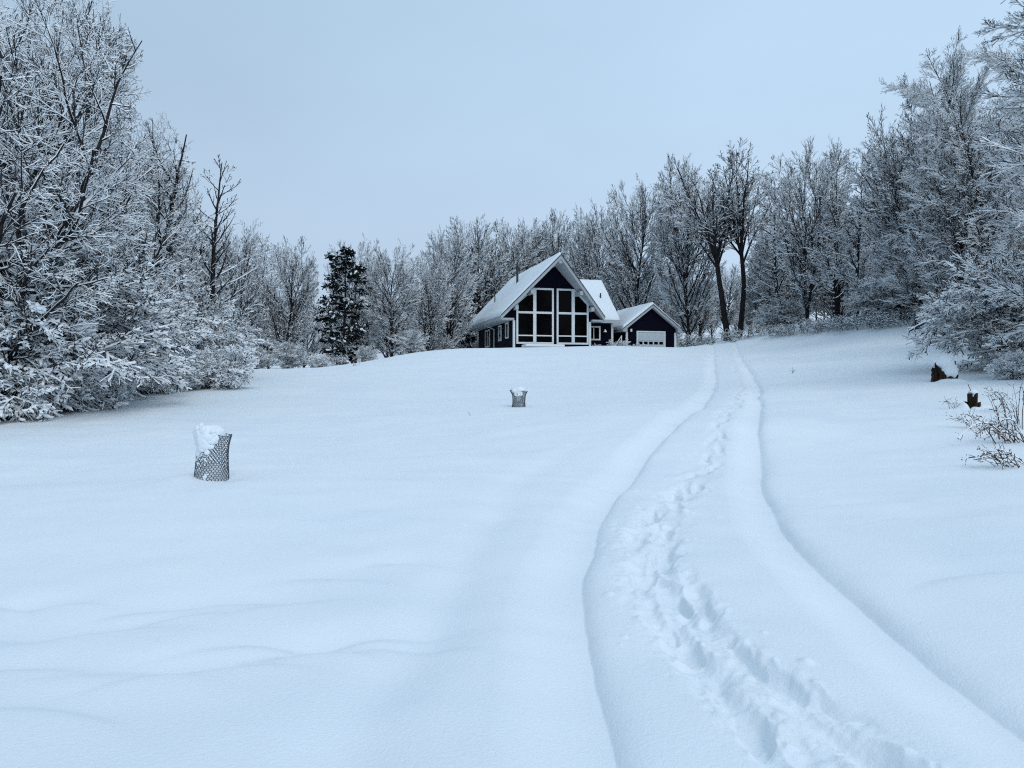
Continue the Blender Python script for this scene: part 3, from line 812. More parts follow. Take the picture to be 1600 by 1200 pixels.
for a in [
  ('sapling0', 1535, 40, 410, 'snow bowed sapling thicket right of the small spruce', 1.2, 1.0),
  ('sapling1', 1615, 29, 410, 'snow bowed sapling thicket above the large stump', 1.2, 2.2),
  ('sapling0', 1665, 22, 390, 'snow bowed sapling thicket cut by the right edge', 1.2, 3.3),
  ('sapling1', 1205, 60, 478, 'snowy sapling thicket right of the two clear trunks', 1.3, .4),
  ('sapling0', 1245, 60, 465, 'snowy sapling thicket on the bank beneath the tall forked tree', 1.3, 4.0),
  ('sapling1', 1405, 45, 430, 'snow bowed sapling thicket hiding the foot of the leftmost tree of the right wood', 1.1, 2.6),
  ('sapling0', 1510, 41, 425, 'snow bowed sapling thicket above the leaning branch', 1.1, 4.4),
  ('sapling1', 1375, 47, 440, 'snowy sapling thicket left of the small spruce', 1.3, 5.1)]:
    plant_px(a[0], a[1], a[2], a[3], 'sapling_thicket', a[4], 'sapling', G_RS, w=a[5], rz=a[6])
plant_px('shrub1', 1590, 20.5, 545, 'snowy_shrub', 'snow clotted shrub at the right edge above the stumps', 'shrub', w=1.1, rz=.6)

# --- undergrowth at the far edges
G_U = 'snowy shrubs at the foot of the far wood'
for i, (px, d, top, pr, lb) in enumerate([
  (395, 52, 540, 'sapling1', 'grey snowy shrub beneath the leaning dark trunk'), (448, 50, 533, 'sapling1', 'arching snowy shrub at the foot of the fan shaped tree left of the pine'),
  (500, 51, 554, 'shrub2', 'small snowy shrub left of the foot of the dark pine'), (522, 52, 552, 'brush1', 'tangled snowy shrub just below the dark pine'),
  (565, 54, 540, 'sapling0', 'snowy shrub right of the foot of the dark pine'), (640, 58, 515, 'sapling0', 'snowy shrub beneath the round fan shaped tree'),
  (685, 66, 520, 'sapling1', 'snowy shrub left of the house wall'), (722, 80, 520, 'sapling0', 'snowy shrub tucked behind the left wall of the house'),
  (1066, 66, 518, 'brush0', 'snowy shrub right of the garage wall'), (1105, 66, 522, 'brush1', 'snowy shrub left of the two clear trunks')]):
    plant_px(pr, px, d, top, 'snowy_shrub', lb, 'shrub', G_U, w=1.1)
G_D = 'dry brush poking through the snow on the right bank'
for i, (px, py, h, lb) in enumerate([
  (1150, 531, .9, 'dry brush at the foot of the two clear trunks'), (1185, 524, .8, 'dry brush on the lower end of the snowy bank'), (1222, 524, .8, 'dry brush on the snowy bank under the forked tree'),
  (1262, 521, 1.0, 'dry brush on the middle of the snowy bank'), (1300, 517, 1.1, 'dry brush below the straight dark trunk'), (1345, 514, 1.0, 'dry brush on the upper end of the snowy bank'),
  (1390, 511, 1.0, 'dry brush left of the small spruce'), (1530, 533, .9, 'dry brush under the snow laden sprays')]):
    x, y = hit(px, py)
    plant('brush%d' % (i % 2), x, y, h, 'dry_brush', lb, 'brush', G_D, w=1.5, sink=.02)

# --- back rows, nothing tells them apart
rb = random.Random(77)
def back_row(n, p0, p1, d0, d1, h0, h1, label, group):
    for i in range(n):
        px = p0 + (p1 - p0) * (i + rb.random()) / n; d = rb.uniform(d0, d1)
        x, y = at(px, d)
        pr = rb.choice(['maple0', 'maple1', 'maple2', 'maple3'] + (['pole0', 'pole1'] * 2 if 'bank' in group else []))
        plant(pr, x, y, rb.uniform(h0, h1), 'bare_tree', label, 'tree', group, w=rb.uniform(.8, 1.1))
back_row(16, 280, 720, 66, 100, 6.5, 9, 'bare grey tree in the back rows of the wood left of the house', 'back rows of the wood left of the house')
back_row(14, 720, 1060, 92, 130, 9, 13, 'bare tree in the back rows of the wood behind the house', 'back rows of the wood behind the house')
back_row(10, 1030, 1190, 90, 130, 7.5, 10, 'bare tree in the back rows of the wood right of the garage', 'back rows of the wood right of the garage')
back_row(22, 1180, 1420, 62, 100, 9, 13, 'bare tree in the back rows of the wood above the snowy bank', 'back rows of the wood above the bank')
back_row(10, 1420, 1750, 36, 60, 10, 14, 'snowy tree in the back rows of the right wood', 'back rows of the right wood')
back_row(10, -100, 290, 34, 60, 8, 11, 'snowy tree in the back rows behind the left trees', 'back rows behind the left trees')

# ------------------------------------------------------------------ house
HX, HYY, HZ = 3.29, 60.0, 2.8 + CAM_H
HROT = R(14.5)
house = empty('chalet_house', (HX, HYY, HZ), HROT, 'navy blue chalet with steep snow covered roof and tall white framed gable windows', 'house')
SL = 4.7 / 4.4
def under(x): return 7.1 - SL * abs(x) - .34
w = MB()
w.prism([(-3.3, -1.2), (3.3, -1.2), (3.3, under(3.3)), (0, under(0)), (-3.3, under(3.3))], 0, 13.5)
w.build('wall', M['siding'], house)
wg = MB()
wg.prism([(1.2, -1.2), (8.0, -1.2), (8.0, 2.35), (4.6, 5.45), (1.2, 2.35)], 3.32, 5.75, 'x')
wg.box(5.76, 7.0, 4.0, 7.0, -1.2, 2.2)
wg.build('wing_wall', M['siding'], house)
# main roof: each side a slab whose front edge runs out to the ridge (a prow), with boxed eaves
def roof_side(s):
    def P(x, y, z): return (s * x, y, z)
    th = .32
    top = [P(4.4, -.45, 2.4), P(0.0, -2.3, 7.1), P(0.0, 13.9, 7.1), P(4.4, 13.9, 2.4)]
    bot = [P(4.4, -.45, 2.08), P(0.0, -2.3, 7.1 - th), P(0.0, 13.9, 7.1 - th), P(4.4, 13.9, 2.08)]
    return top, bot
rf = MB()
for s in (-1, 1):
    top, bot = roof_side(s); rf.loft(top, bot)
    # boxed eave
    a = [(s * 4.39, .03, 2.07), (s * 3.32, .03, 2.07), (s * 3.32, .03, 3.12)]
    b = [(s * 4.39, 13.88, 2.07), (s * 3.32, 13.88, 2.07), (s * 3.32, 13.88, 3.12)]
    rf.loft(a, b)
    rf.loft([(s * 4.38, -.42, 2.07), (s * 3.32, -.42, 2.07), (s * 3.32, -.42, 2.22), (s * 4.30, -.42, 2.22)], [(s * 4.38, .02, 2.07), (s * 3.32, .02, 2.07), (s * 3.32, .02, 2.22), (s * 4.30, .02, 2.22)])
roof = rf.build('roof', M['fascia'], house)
ec = MB()
for s in (-1, 1):
    ec.prism([(s * 3.31, 2.23), (s * 4.18, 2.23), (s * 3.31, 3.13)], -.05, .02)
ec.build('eave_end', M['siding'], house)
def snow_slab(name, parent, top, nrm_up, inset, h, nu=70, nv=48, seed=1, hi_edge=None):
    """a rounded, slightly uneven blanket of snow on a sloping rectangle; top = 4 corners (eave front, ridge front, ridge back, eave back)"""
    a, b, c, d = [np.array(p, float) for p in top]
    U = np.linspace(0, 1, nu); V = np.linspace(0, 1, nv)
    u, v = np.meshgrid(U, V, indexing='ij')
    Pm = (a[None, None] * (1 - u)[..., None] + d[None, None] * u[..., None]) * (1 - v)[..., None] + (b[None, None] * (1 - u)[..., None] + c[None, None] * u[..., None]) * v[..., None]
    eu = np.minimum(u, 1 - u) * np.linalg.norm(d - a); ev0 = v * np.linalg.norm(b - a); ev1 = (1 - v) * np.linalg.norm(b - a)
    e = np.minimum(eu, ev0)
    if hi_edge: e = np.minimum(e, ev1)
    prof = np.sqrt(np.clip(1 - (1 - np.clip(e / (h * .6), 0, 1)) ** 2, 0, 1))
    n = .06 * fbm(Pm[..., 0] * .7 + seed, Pm[..., 1] * .7 + Pm[..., 2], 2)
    Pt = Pm + np.array(nrm_up) * ((h * (1 + n * 2)) * prof + .006)[..., None]
    top_v = Pt.reshape(-1, 3); idx = np.arange(nu * nv).reshape(nu, nv)
    f = np.stack([idx[:-1, :-1], idx[1:, :-1], idx[1:, 1:], idx[:-1, 1:]], -1).reshape(-1, 4)
    bot_v = (Pm + np.array(nrm_up) * .004).reshape(-1, 3); f2 = f[:, ::-1] + len(top_v)
    ring = np.concatenate([idx[:, 0], idx[-1, 1:], idx[-2::-1, -1], idx[0, -2:0:-1]])
    nxt = np.roll(ring, -1)
    f3 = np.stack([ring, ring + len(top_v), nxt + len(top_v), nxt], -1)
    me = np_mesh(name, np.vstack([top_v, bot_v]), np.vstack([f, f2, f3]), [M['snow']], smooth=True)
    bm = bmesh.new(); bm.from_mesh(me); bmesh.ops.recalc_face_normals(bm, faces=bm.faces); bm.to_mesh(me); bm.free()
    return link_mesh(name, me, parent)
up = norm(np.array([SL, 0, 1.0]))
for s in (-1, 1):
    top, _ = roof_side(s)
    t2 = [(top[0][0] - s * .02, top[0][1] + .05, top[0][2] + .02), (0, top[1][1] + .05, 7.1), (0, 13.85, 7.1), (top[3][0] - s * .02, 13.85, top[3][2] + .02)]
    snow_slab('roof_snow', roof, t2, (0, 0, 1), 0, .24, seed=3 + s)
# dark drip edge along the front of the roof
de = MB()
for s in (-1, 1):
    de.bar((s * 4.42, -.5, 2.43), (0, -2.35, 7.13), .035)
de.build('drip_edge', M['pipe'], roof)
# purlin ends under the rakes
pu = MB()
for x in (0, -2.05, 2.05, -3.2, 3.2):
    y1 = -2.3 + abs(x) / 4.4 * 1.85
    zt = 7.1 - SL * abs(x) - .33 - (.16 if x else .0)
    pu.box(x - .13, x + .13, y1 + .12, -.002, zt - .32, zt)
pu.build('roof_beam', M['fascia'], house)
# tall gable windows: two groups with sloping outer corner
def gable_window(s, x_in, x_mid, x_out):
    fr = MB(); y0, y1 = -.10, -.015; hw = .075
    zb, zl, zm, zs, zt = .18, .86, 2.72, 3.50, 4.72
    x0, x1 = min(x_in, x_out), max(x_in, x_out)
    sx = (x_mid + s * .12)
    fr.box(x_in - hw, x_in + hw, y0, y1, zb, zt)
    fr.box(x_mid - .13, x_mid + .13, y0 - .01, y1, zb + .15, zt - .15)
    fr.box(x_out - hw, x_out + hw, y0, y1, zb, zs)
    xs = sorted((x_in + (hw if x_in < x_out else -hw), x_out + (-hw if x_in < x_out else hw)))
    fr.box(xs[0], xs[1], y0 + .004, y1, zb, zb + .15)
    fr.box(xs[0], xs[1], y0 + .006, y1, zm - .085, zm + .085)
    fr.box(xs[0], xs[1], y0 + .008, y1, zl - .05, zl + .05)
    a, b = sorted((x_in + (hw if x_in < sx else -hw), sx)); fr.box(a, b, y0 + .004, y1, zt - .15, zt)
    # sloping head
    sl = [(sx, zt), (x_out + s * hw, zs), (x_out + s * hw, zs - .20), (sx, zt - .20)]
    fr.prism(sl, y0 + .002, y1)
    f = fr.build('window_frame', M['trim'], house)
    g = MB()
    g.prism([(x_in, zb + .05), (x_out, zb + .05), (x_out, zs - .08), (sx, zt - .08), (x_in, zt - .08)], -.03, -.004)
    g.build('pane', M['glass'], f)
gable_window(-1, .02, -1.52, -2.98)
gable_window(1, .42, 1.76, 3.03)
# corner boards
tr = MB()
for x in (-3.24, 3.24): tr.box(x - .09, x + .09, -.06, .08, -1.2, 2.06)
tr.build('corner_board', M['trim'], house)
tr = MB(); tr.box(5.60, 5.79, 1.14, 1.3, -1.2, 2.06); tr.build('corner_board', M['trim'], house)
# side windows on the left wall
for (yc, wd, z0, z1) in ((1.9, 1.0, .70, 2.02), (4.4, 1.05, .62, 1.96), (9.3, 1.9, .30, 1.90)):
    fr = MB(); x0, x1 = -3.38, -3.31; b = .12
    fr.box(x0, x1, yc - wd / 2, yc - wd / 2 + b, z0, z1); fr.box(x0, x1, yc + wd / 2 - b, yc + wd / 2, z0, z1)
    fr.box(x0 + .004, x1, yc - wd / 2 + b, yc + wd / 2 - b, z0, z0 + b); fr.box(x0 + .004, x1, yc - wd / 2 + b, yc + wd / 2 - b, z1 - b, z1)
    if wd > 1.5: fr.box(x0 + .006, x1, yc - .05, yc + .05, z0 + b, z1 - b)
    f = fr.build('window_frame', M['trim'], house)
    g = MB(); g.box(-3.335, -3.304, yc - wd / 2 + .05, yc + wd / 2 - .05, z0 + .05, z1 - .05); g.build('pane', M['glass'], f)
# downspout on the left wall
dp = MB()
for p, q in (((-4.2, 6.2, 2.06), (-3.75, 6.3, 1.9)), ((-3.75, 6.3, 1.9), (-3.4, 6.35, 1.75)), ((-3.4, 6.35, 1.78), (-3.4, 6.35, -1.0))): dp.bar(p, q, .05, k=6)
dp.build('downspout', M['trim'], house)
# wing roof
wr = MB()
x0, x1 = 3.6, 6.2
wr.loft([(x0, .6, 2.32), (x1, .6, 2.32), (x1, 4.6, 5.95), (x0, 4.6, 5.95)], [(x0, .6, 2.05), (x1, .6, 2.05), (x1, 4.6, 5.66), (x0, 4.6, 5.66)])
wr.loft([(x0, 8.6, 2.32), (x1, 8.6, 2.32), (x1, 4.61, 5.95), (x0, 4.61, 5.95)], [(x0, 8.6, 2.05), (x1, 8.6, 2.05), (x1, 4.61, 5.66), (x0, 4.61, 5.66)])
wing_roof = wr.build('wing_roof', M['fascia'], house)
snow_slab('roof_snow', wing_roof, [(.9, .62, 2.34), (.9, 4.6, 5.95), (6.18, 4.6, 5.95), (6.18, .62, 2.34)], (0, 0, 1), 0, .26, seed=9)
snow_slab('roof_snow', wing_roof, [(.9, 8.58, 2.34), (.9, 4.6, 5.95), (6.18, 4.6, 5.95), (6.18, 8.58, 2.34)], (0, 0, 1), 0, .26, seed=12)
# wing window
fr = MB(); b = .12
fr.box(3.42, 3.42 + b, 1.12, 1.19, .62, 1.82); fr.box(4.62 - b, 4.62, 1.12, 1.19, .62, 1.82)
fr.box(3.42 + b, 4.62 - b, 1.124, 1.19, .62, .62 + b); fr.box(3.42 + b, 4.62 - b, 1.124, 1.19, 1.82 - b, 1.82)
fr.box(3.98, 4.06, 1.126, 1.19, .62 + b, 1.82 - b)
f = fr.build('window_frame', M['trim'], house)
g = MB(); g.box(3.47, 4.57, 1.165, 1.196, .67, 1.77); g.build('pane', M['glass'], f)
# stove pipe with cap, small roof vents
def pipe(x, y, z0, z1, r, cap, parent, name):
    p = MB()
    p.bar((x, y, z0), (x, y, z1), r, k=12)
    if cap:
        p.bar((x, y, z1 - .28), (x, y, z1 - .02), r * 1.45, k=12); p.bar((x, y, z1 + .003), (x, y, z1 + .06), r * 1.1, k=12)
        p.bar((x, y, z0 + .45), (x, y, z0 + .52), r * 1.3, k=12)
    p.build(name, M['pipe'], parent, smooth=False)
pipe(-1.25, 6.4, 5.4, 7.45, .10, True, roof, 'stove_pipe')
pipe(-2.75, 8.8, 4.0, 5.05, .05, False, roof, 'vent_pipe')
pipe(5.2, 2.6, 3.9, 4.8, .06, False, wing_roof, 'vent_pipe')
# lamp beside the wing window
lm = MB(); lm.bar((4.98, 1.19, 1.42), (4.98, 1.02, 1.50), .03, k=6)
lp = lm.build('wall_lamp', M['lamp'], house)
bmx = bmesh.new(); bmesh.ops.create_cone(bmx, cap_ends=True, segments=14, radius1=.15, radius2=.05, depth=.22, matrix=Matrix.Translation((4.98, .96, 1.42)))
mex = bpy.data.meshes.new('lamp_shade'); bmx.to_mesh(mex); bmx.free(); mex.materials.append(M['lamp']); link_mesh('lamp_shade', mex, lp)

# snow blob helper
def blob(name, mat, parent, c, sx, sy, sz, seed, amp=.12, freq=2.2, sub=4, flat=None):
    bm = bmesh.new(); bmesh.ops.create_icosphere(bm, subdivisions=sub, radius=1.0)
    co = np.array([v.co[:] for v in bm.verts])
    n = fbm(co[:, 0] * freq + seed, co[:, 1] * freq + co[:, 2] * freq * .8, 3) * amp + fbm(co[:, 2] * freq - seed, co[:, 0] * freq + 5, 2) * amp
    co = co * (1 + n)[:, None]
    if flat is not None: co[:, 2] = np.maximum(co[:, 2], flat)
    co = co * np.array([sx, sy, sz]) + np.array(c)
    for v, q in zip(bm.verts, co): v.co = q
    me = bpy.data.meshes.new(name); bm.to_mesh(me); bm.free()
    me.materials.append(mat)
    for p in me.polygons: p.use_smooth = True
    return link_mesh(name, me, parent)

# deck in front of the left window group, under snow
dk = empty('deck', (HX, HYY, HZ), HROT, 'low wooden deck edge under snow in front of the left gable windows', 'deck')
d_ = MB(); d_.box(-2.6, .5, -1.5, -.12, -.42, -.12); d_.build('platform', M['wood'], dk)
d_ = MB(); d_.box(-2.66, .56, -1.56, -.12, -.115, .1); d_.build('snow_cover', M['snow'], dk, bevel=.08, smooth=True, seg=3)

# garage
GX, GY, GZ = 11.9, 63.0, 2.12 + CAM_H
gar = empty('garage', (GX, GY, GZ), HROT, 'small navy garage with grey overhead door and snowy gable roof right of the house', 'garage')
sg = (4.36 - 2.28) / 2.72
def gu(x): return 4.36 - sg * abs(x) - .26
w = MB(); w.prism([(-2.3, -1), (2.3, -1), (2.3, gu(2.3)), (0, gu(0)), (-2.3, gu(2.3))], 0, 7.0); w.build('wall', M['siding'], gar)
rf = MB()
for s in (-1, 1):
    rf.loft([(s * 2.72, -.4, 2.28), (0, -.4, 4.36), (0, 7.4, 4.36), (s * 2.72, 7.4, 2.28)], [(s * 2.72, -.4, 2.04), (0, -.4, 4.12), (0, 7.4, 4.12), (s * 2.72, 7.4, 2.04)])
    rf.loft([(s * 2.71, -.39, 2.03), (s * 2.34, -.39, 2.03), (s * 2.34, -.39, 2.33)], [(s * 2.71, 7.38, 2.03), (s * 2.34, 7.38, 2.03), (s * 2.34, 7.38, 2.33)])
groof = rf.build('roof', M['fascia'], gar)
for s in (-1, 1):
    snow_slab('roof_snow', groof, [(s * 2.70, -.36, 2.30), (0, -.36, 4.36), (0, 7.36, 4.36), (s * 2.70, 7.36, 2.30)], (0, 0, 1), 0, .22, seed=20 + s)
de = MB()
for s in (-1, 1): de.bar((s * 2.75, -.44, 2.29), (0, -.44, 4.38), .03)
de.build('drip_edge', M['pipe'], groof)
tr = MB()
for x in (-2.24, 2.24): tr.box(x - .08, x + .08, -.06, .08, -1, 2.02)
tr.build('corner_board', M['trim'], gar)
dr = MB(); b = .11; X0, X1 = -1.36, 1.32
dr.box(X0, X0 + b, -.07, -.006, -.8, 2.13); dr.box(X1 - b, X1, -.07, -.006, -.8, 2.13); dr.box(X0 + b, X1 - b, -.066, -.006, 2.13 - b, 2.13)
dr.build('door_frame', M['trim'], gar)
dd = MB()
for k in range(4):
    z0 = -.8 + .02 + k * .7; dd.box(X0 + b, X1 - b, -.034, -.006, z0, min(z0 + .69, 2.02))
door = dd.build('overhead_door', M['door'], gar)
for k in range(5):
    xc = X0 + b + .27 + k * .475
    fr = MB(); fr.box(xc - .17, xc + .17, -.046, -.030, .99, 1.22); fr.build('door_window', M['glass'], door)
gl = MB(); gl.box(-1.95, -1.8, -.14, -.006, 2.05, 2.28); gl.build('wall_lamp', M['lamp'], gar)
dp = MB()
for p, q in (((2.74, -.3, 2.1), (2.8, -.25, 1.9)), ((2.8, -.25, 1.9), (2.42, .12, 1.72)), ((2.42, .12, 1.74), (2.42, .12, -1))): dp.bar(p, q, .045, k=6)
dp.build('downspout', M['trim'], gar)

# shrubs by the wing
def house_pt(lx, ly):
    c, s_ = math.cos(HROT), math.sin(HROT); return HX + lx * c - ly * s_, HYY + lx * s_ + ly * c
for (lx, ly, h, pr, lb) in ((4.0, .3, .95, 'shrub2', 'small dark snowy shrub beneath the wing window'), (5.5, -.2, .8, 'shrub0', 'small snowy shrub before the wing wall corner'),
                            (6.3, .6, 1.5, 'shrub1', 'snowy shrub in the gap between house and garage'), (7.5, -.2, 1.1, 'shrub2', 'small snowy shrub left of the garage door')):
    x, y = house_pt(lx, ly)
    plant(pr, x, y, h, 'snowy_shrub', lb, 'shrub', 'small shrubs in front of the house', w=.8)
# leaning white handrail by the wing corner
hr = MB(); hr.bar((5.2, .1, -.3), (6.15, .25, .95), .05, .035); hr.bar((6.15, .25, -.6), (6.15, .25, 1.0), .05); hr.bar((5.2, .1, -.9), (5.2, .1, -.2), .05)
o = hr.build('handrail', M['trim'], None); o.location = (HX, HYY, HZ); o.rotation_euler = (0, 0, HROT)
tag(o, 'short white sloping handrail at the corner of the house wing', 'handrail')

# ------------------------------------------------------------------ wire tree guards
def wire_guard(px, py, label, r, h, flare, lean, rz, seed, nu, nv, wr, cap_args, cling, skew):
    cx, cy = hit(px, py)
    root = empty('wire_guard', (cx, cy, gz(cx, cy) - .03), rz, label, 'wire guard', 'wire tree guards in the field')
    rng = np.random.RandomState(seed)
    ph = rng.rand(4) * 6.28
    def pt(u, v):
        a = 2 * PI * u / nu; t = v / nv
        rad = r * (1 + .06 * math.sin(2 * a + ph[0]) + .03 * math.sin(3 * a + ph[1] + 3 * t)) * (1 - .06 * math.sin(PI * t)) + flare * max(0, t - .72) ** 1.5 * (1 + math.cos(2 * a)) * 2
        z = h * t * (1 + skew * math.cos(a - PI)) + .008 * math.sin(5 * a + ph[2])
        rad += .005 * math.sin(7 * a + 5 * t + ph[3]) * t + .005 * math.sin(4 * a - 6 * t)
        return Vector((rad * math.cos(a) + lean[0] * t, rad * math.sin(a) + lean[1] * t, z))
    mb = MB()
    for j in range(nv):
        for i in range(nu):
            o = .5 * (j % 2)
            a = pt(i + o, j + .33); b_ = pt(i + o, j + .67 + .33)
            mb.bar(a, pt(i + o + .5, j + 0.0), wr, k=3); mb.bar(a, pt(i + o - .5, j + 0.0), wr, k=3)
            mb.bar(a, pt(i + o, j + 1.0), wr * 1.5, k=3)
    # cut rim at the top
    for i in range(nu * 2): mb.bar(pt(i * .5, nv), pt(i * .5 + .5, nv), wr * 1.4, k=3)
    mb.build('wire_mesh', M['wire'], root)
    cxo, cyo, cz, sx, sy, sz = cap_args
    cap = blob('snow_cap', M['snow'], root, (cxo + lean[0], cyo + lean[1], h + cz), sx, sy, sz, seed, .09, 1.8, 4)
    # snow caught in the mesh, one mass with the cap
    bm = bmesh.new(); bm.from_mesh(cap.data)
    for (u, v, s) in cling:
        for k in range(9):
            p = pt(u * nu + rng.normal(0, 1.5), max(.5, v * nv + rng.normal(0, 1.3)))
            q = p * .97; q.z = p.z
            rr = s * rng.uniform(.7, 1.0)
            a_ = math.atan2(q.y, q.x)
            bmesh.ops.create_icosphere(bm, subdivisions=2, radius=rr, matrix=Matrix.Translation(q) @ Matrix.Rotation(a_, 4, 'Z') @ Matrix.Diagonal((.55, 1, rng.uniform(.8, 1.2), 1)))
    for v in bm.verts:
        c = v.co; v.co = c + Vector((1, 1, 1)) * .006 * float(vnoise(np.array([c.x * 40 + c.z * 31]), np.array([c.y * 40 + c.z * 17]))[0])
    bm.to_mesh(cap.data); bm.free()
    for p in cap.data.polygons: p.use_smooth = True
    blob('inner_snow', M['snow'], root, (0, 0, .05), r * .86, r * .86, h * .30, seed + 4, .1, 2, 3)
    return root
# camera-facing side of a guard is u about .75
wire_guard(331, 747, 'taller wire mesh tree guard in the left foreground, capped with snow', .195, .60, .03, (.012, 0), -.1, 4, 28, 21, .0036, (-.03, -.02, -.01, .195, .185, .12),
           [(.60, .95, .05), (.66, .92, .055), (.72, .95, .05), (.62, .86, .055), (.68, .84, .055), (.74, .87, .045), (.65, .76, .045), (.70, .76, .045), (.56, .88, .05), (.80, .95, .035),
            (.62, .68, .03), (.68, .68, .035), (.60, .60, .03), (.63, .56, .035), (.67, .54, .025), (.72, .47, .02), (.60, .45, .02)], .06)
wire_guard(810.5, 635, 'smaller looking wire mesh tree guard farther up the field below the house', .185, .47, .10, (-.0, 0), 0, 11, 26, 17, .0052, (-.03, -.02, .03, .22, .19, .10),
           [(.72, .93, .04), (.76, .9, .04), (.70, .88, .04)], .03)

# ------------------------------------------------------------------ stumps
def jag_stump(name, parent, r, h, seed, jag, flare=.3, c=(0, 0)):
    rng = np.random.RandomState(seed); n = 26; m = 9
    V = []; 
    top = h * (1 - jag * rng.rand(n) * (rng.rand(n) < .8))
    for j in range(m):
        t = j / (m - 1)
        for i in range(n):
            a = 2 * PI * i / n
            rr = r * (1 + flare * (1 - t) ** 3 * (1 + .5 * math.sin(3 * a + seed)) + .10 * math.sin(5 * a + seed * 2 + t) + rng.normal(0, .03))
            V.append((c[0] + rr * math.cos(a), c[1] + rr * math.sin(a), top[i] * t - .1 * (1 - t)))
    for i in range(n):   # hollow inside
        a = 2 * PI * i / n; V.append((c[0] + .7 * r * math.cos(a), c[1] + .7 * r * math.sin(a), top[i] * .9))
    V.append((c[0], c[1], h * .35))
    F_ = []
    for j in range(m):
        for i in range(n): F_.append((j * n + i, j * n + (i + 1) % n, (j + 1) * n + (i + 1) % n, (j + 1) * n + i))
    k = m * n
    for i in range(n): F_.append((k + i, k + (i + 1) % n, k + n))
    me = bpy.data.meshes.new(name); me.from_pydata(V, [], F_); me.materials.append(M['wood'])
    return link_mesh(name, me, parent)
sx_, sy_ = hit(1473, 595)
s1 = empty('tree_stump', (sx_, sy_, gz(sx_, sy_) - .05), 0, 'large broken tree stump under a thick hood of snow', 'stump', 'tree stumps on the right')
jag_stump('wood', s1, .25, .44, 3, .5, .15)
b_ = MB()
b_.bar((-.34, -.06, -.08), (-.27, -.04, .22), .05, .05, 6); b_.bar((-.23, -.12, .0), (-.22, -.08, .55), .05, .05, 6); b_.bar((.25, -.08, -.05), (.285, -.05, .60), .045, .05, 6); b_.bar((.20, -.22, -.05), (.24, -.24, .22), .05, .05, 6); b_.bar((.02, -.29, -.05), (.04, -.27, .16), .06, .05, 6); b_.bar((.10, -.26, .15), (.25, -.22, .08), .05, .04, 6); b_.bar((-.12, -.27, .02), (-.1, -.25, .3), .06, .05, 6)
b_.build('broken_root', M['wood'], s1)
blob('snow_hood', M['snow'], s1, (.03, -.05, .51), .25, .25, .23, 5, .09, 2.0, 4)
blob('snow_hood', M['snow'], s1, (.06, -.25, .33), .205, .15, .19, 9, .12, 1.9, 4)
blob('snow_hood', M['snow'], s1, (-.23, .02, .56), .085, .10, .12, 12, .12, 1.9, 3)
blob('snow_base', M['snow'], s1, (.08, -.32, -.03), .46, .34, .14, 14, .10, 1.7, 4)
sx_, sy_ = hit(1519, 638)
s2 = empty('tree_stump', (sx_, sy_, gz(sx_, sy_) - .06), 0, 'small dark stump with two prongs and a little snow on top', 'stump', 'tree stumps on the right')
jag_stump('wood', s2, .14, .20, 8, .5, .25)
b_ = MB(); b_.bar((-.04, 0, .0), (-.05, 0, .36), .045, .05, 7); b_.bar((.075, .01, .0), (.085, .01, .37), .028, .04, 7); b_.bar((0, .03, 0), (.02, .03, .30), .06, .05, 7)
b_.build('prong', M['wood'], s2)
blob('snow_hood', M['snow'], s2, (.03, .03, .38), .085, .07, .06, 25, .12, 1.9, 3)
blob('snow_base', M['snow'], s2, (-.01, .12, -.01), .26, .17, .12, 28, .10, 1.9, 4)
blob('snow_base', M['snow'], s2, (-.21, -.03, .03), .14, .13, .13, 31, .12, 1.9, 3)
blob('snow_base', M['snow'], s2, (.20, -.05, .03), .14, .13, .11, 33, .12, 1.9, 3)
blob('snow_base', M['snow'], s2, (.0, -.19, .0), .16, .10, .10, 35, .12, 1.9, 3)
b_ = MB(); b_.bar((-.02, 0, .4), (-.09, 0, .56), .006, .006, 4); b_.build('twig', M['twig'], s2)

# fallen branch leaning out of the right wood
def limb_thing(name, pts, r0, r1, label, cat, seed, sprigs=10, snow=.04):
    rng = np.random.RandomState(seed)
    pts = np.array(pts, float); base = pts[0].copy(); p = pts - base
    Dm = norm(np.gradient(p, axis=0))
    rad = np.linspace(r0, r1, len(p))[None]
    root = empty(name, tuple(base), 0, label, cat)
    v, f, m = tubes(p[None], Dm[None], rad, np.full(rad.shape, snow), 8, rng, 1.0)
    me = np_mesh('branch', v, f, [M['twig'], M['twig_snow']], m, smooth=(m == 0)); link_mesh('branch', me, root)
    q, d, t, pr, pl = sprout(rng, p[None], Dm[None], np.array([2.0]), rad, sprigs, .1, 1, 50, 20)
    L = rng.uniform(.3, .9, len(q)); P2, D2 = march(rng, q, d, L, 5, .14, 0)
    r2 = taper(np.full(len(L), r1 * .6), 5)
    parts = [tubes(P2, D2, r2, np.full(r2.shape, snow * .6), 4, rng)]
    q, d, t, pr, pl = sprout(rng, P2, D2, L, r2, 4, .2, 1, 45, 15)
    L3 = pl * .4; P3, D3 = march(rng, q, d, L3, 3, .15, 0); r3 = taper(np.full(len(L3), .006), 3)
    parts.append(tubes(P3, D3, r3, np.full(r3.shape, snow * .5), 4, rng))
    v, f, m = merge(parts); me = np_mesh('twigs', v, f, [M['twig'], M['twig_snow']], m); link_mesh('twigs', me, root)
    return root
def p3(px, py, d): return ((px - 800) / F * d, d, (HY - py) / F * d + CAM_H)
limb_thing('leaning_branch', [p3(1514, 489, 32.5), p3(1490, 494, 32.8), p3(1465, 499, 33.2), p3(1445, 504, 33.6), p3(1432, 511, 34), p3(1421, 517, 34.3)], .09, .045,
           'long snow topped branch leaning out of the right wood to the ground', 'branch', 5)

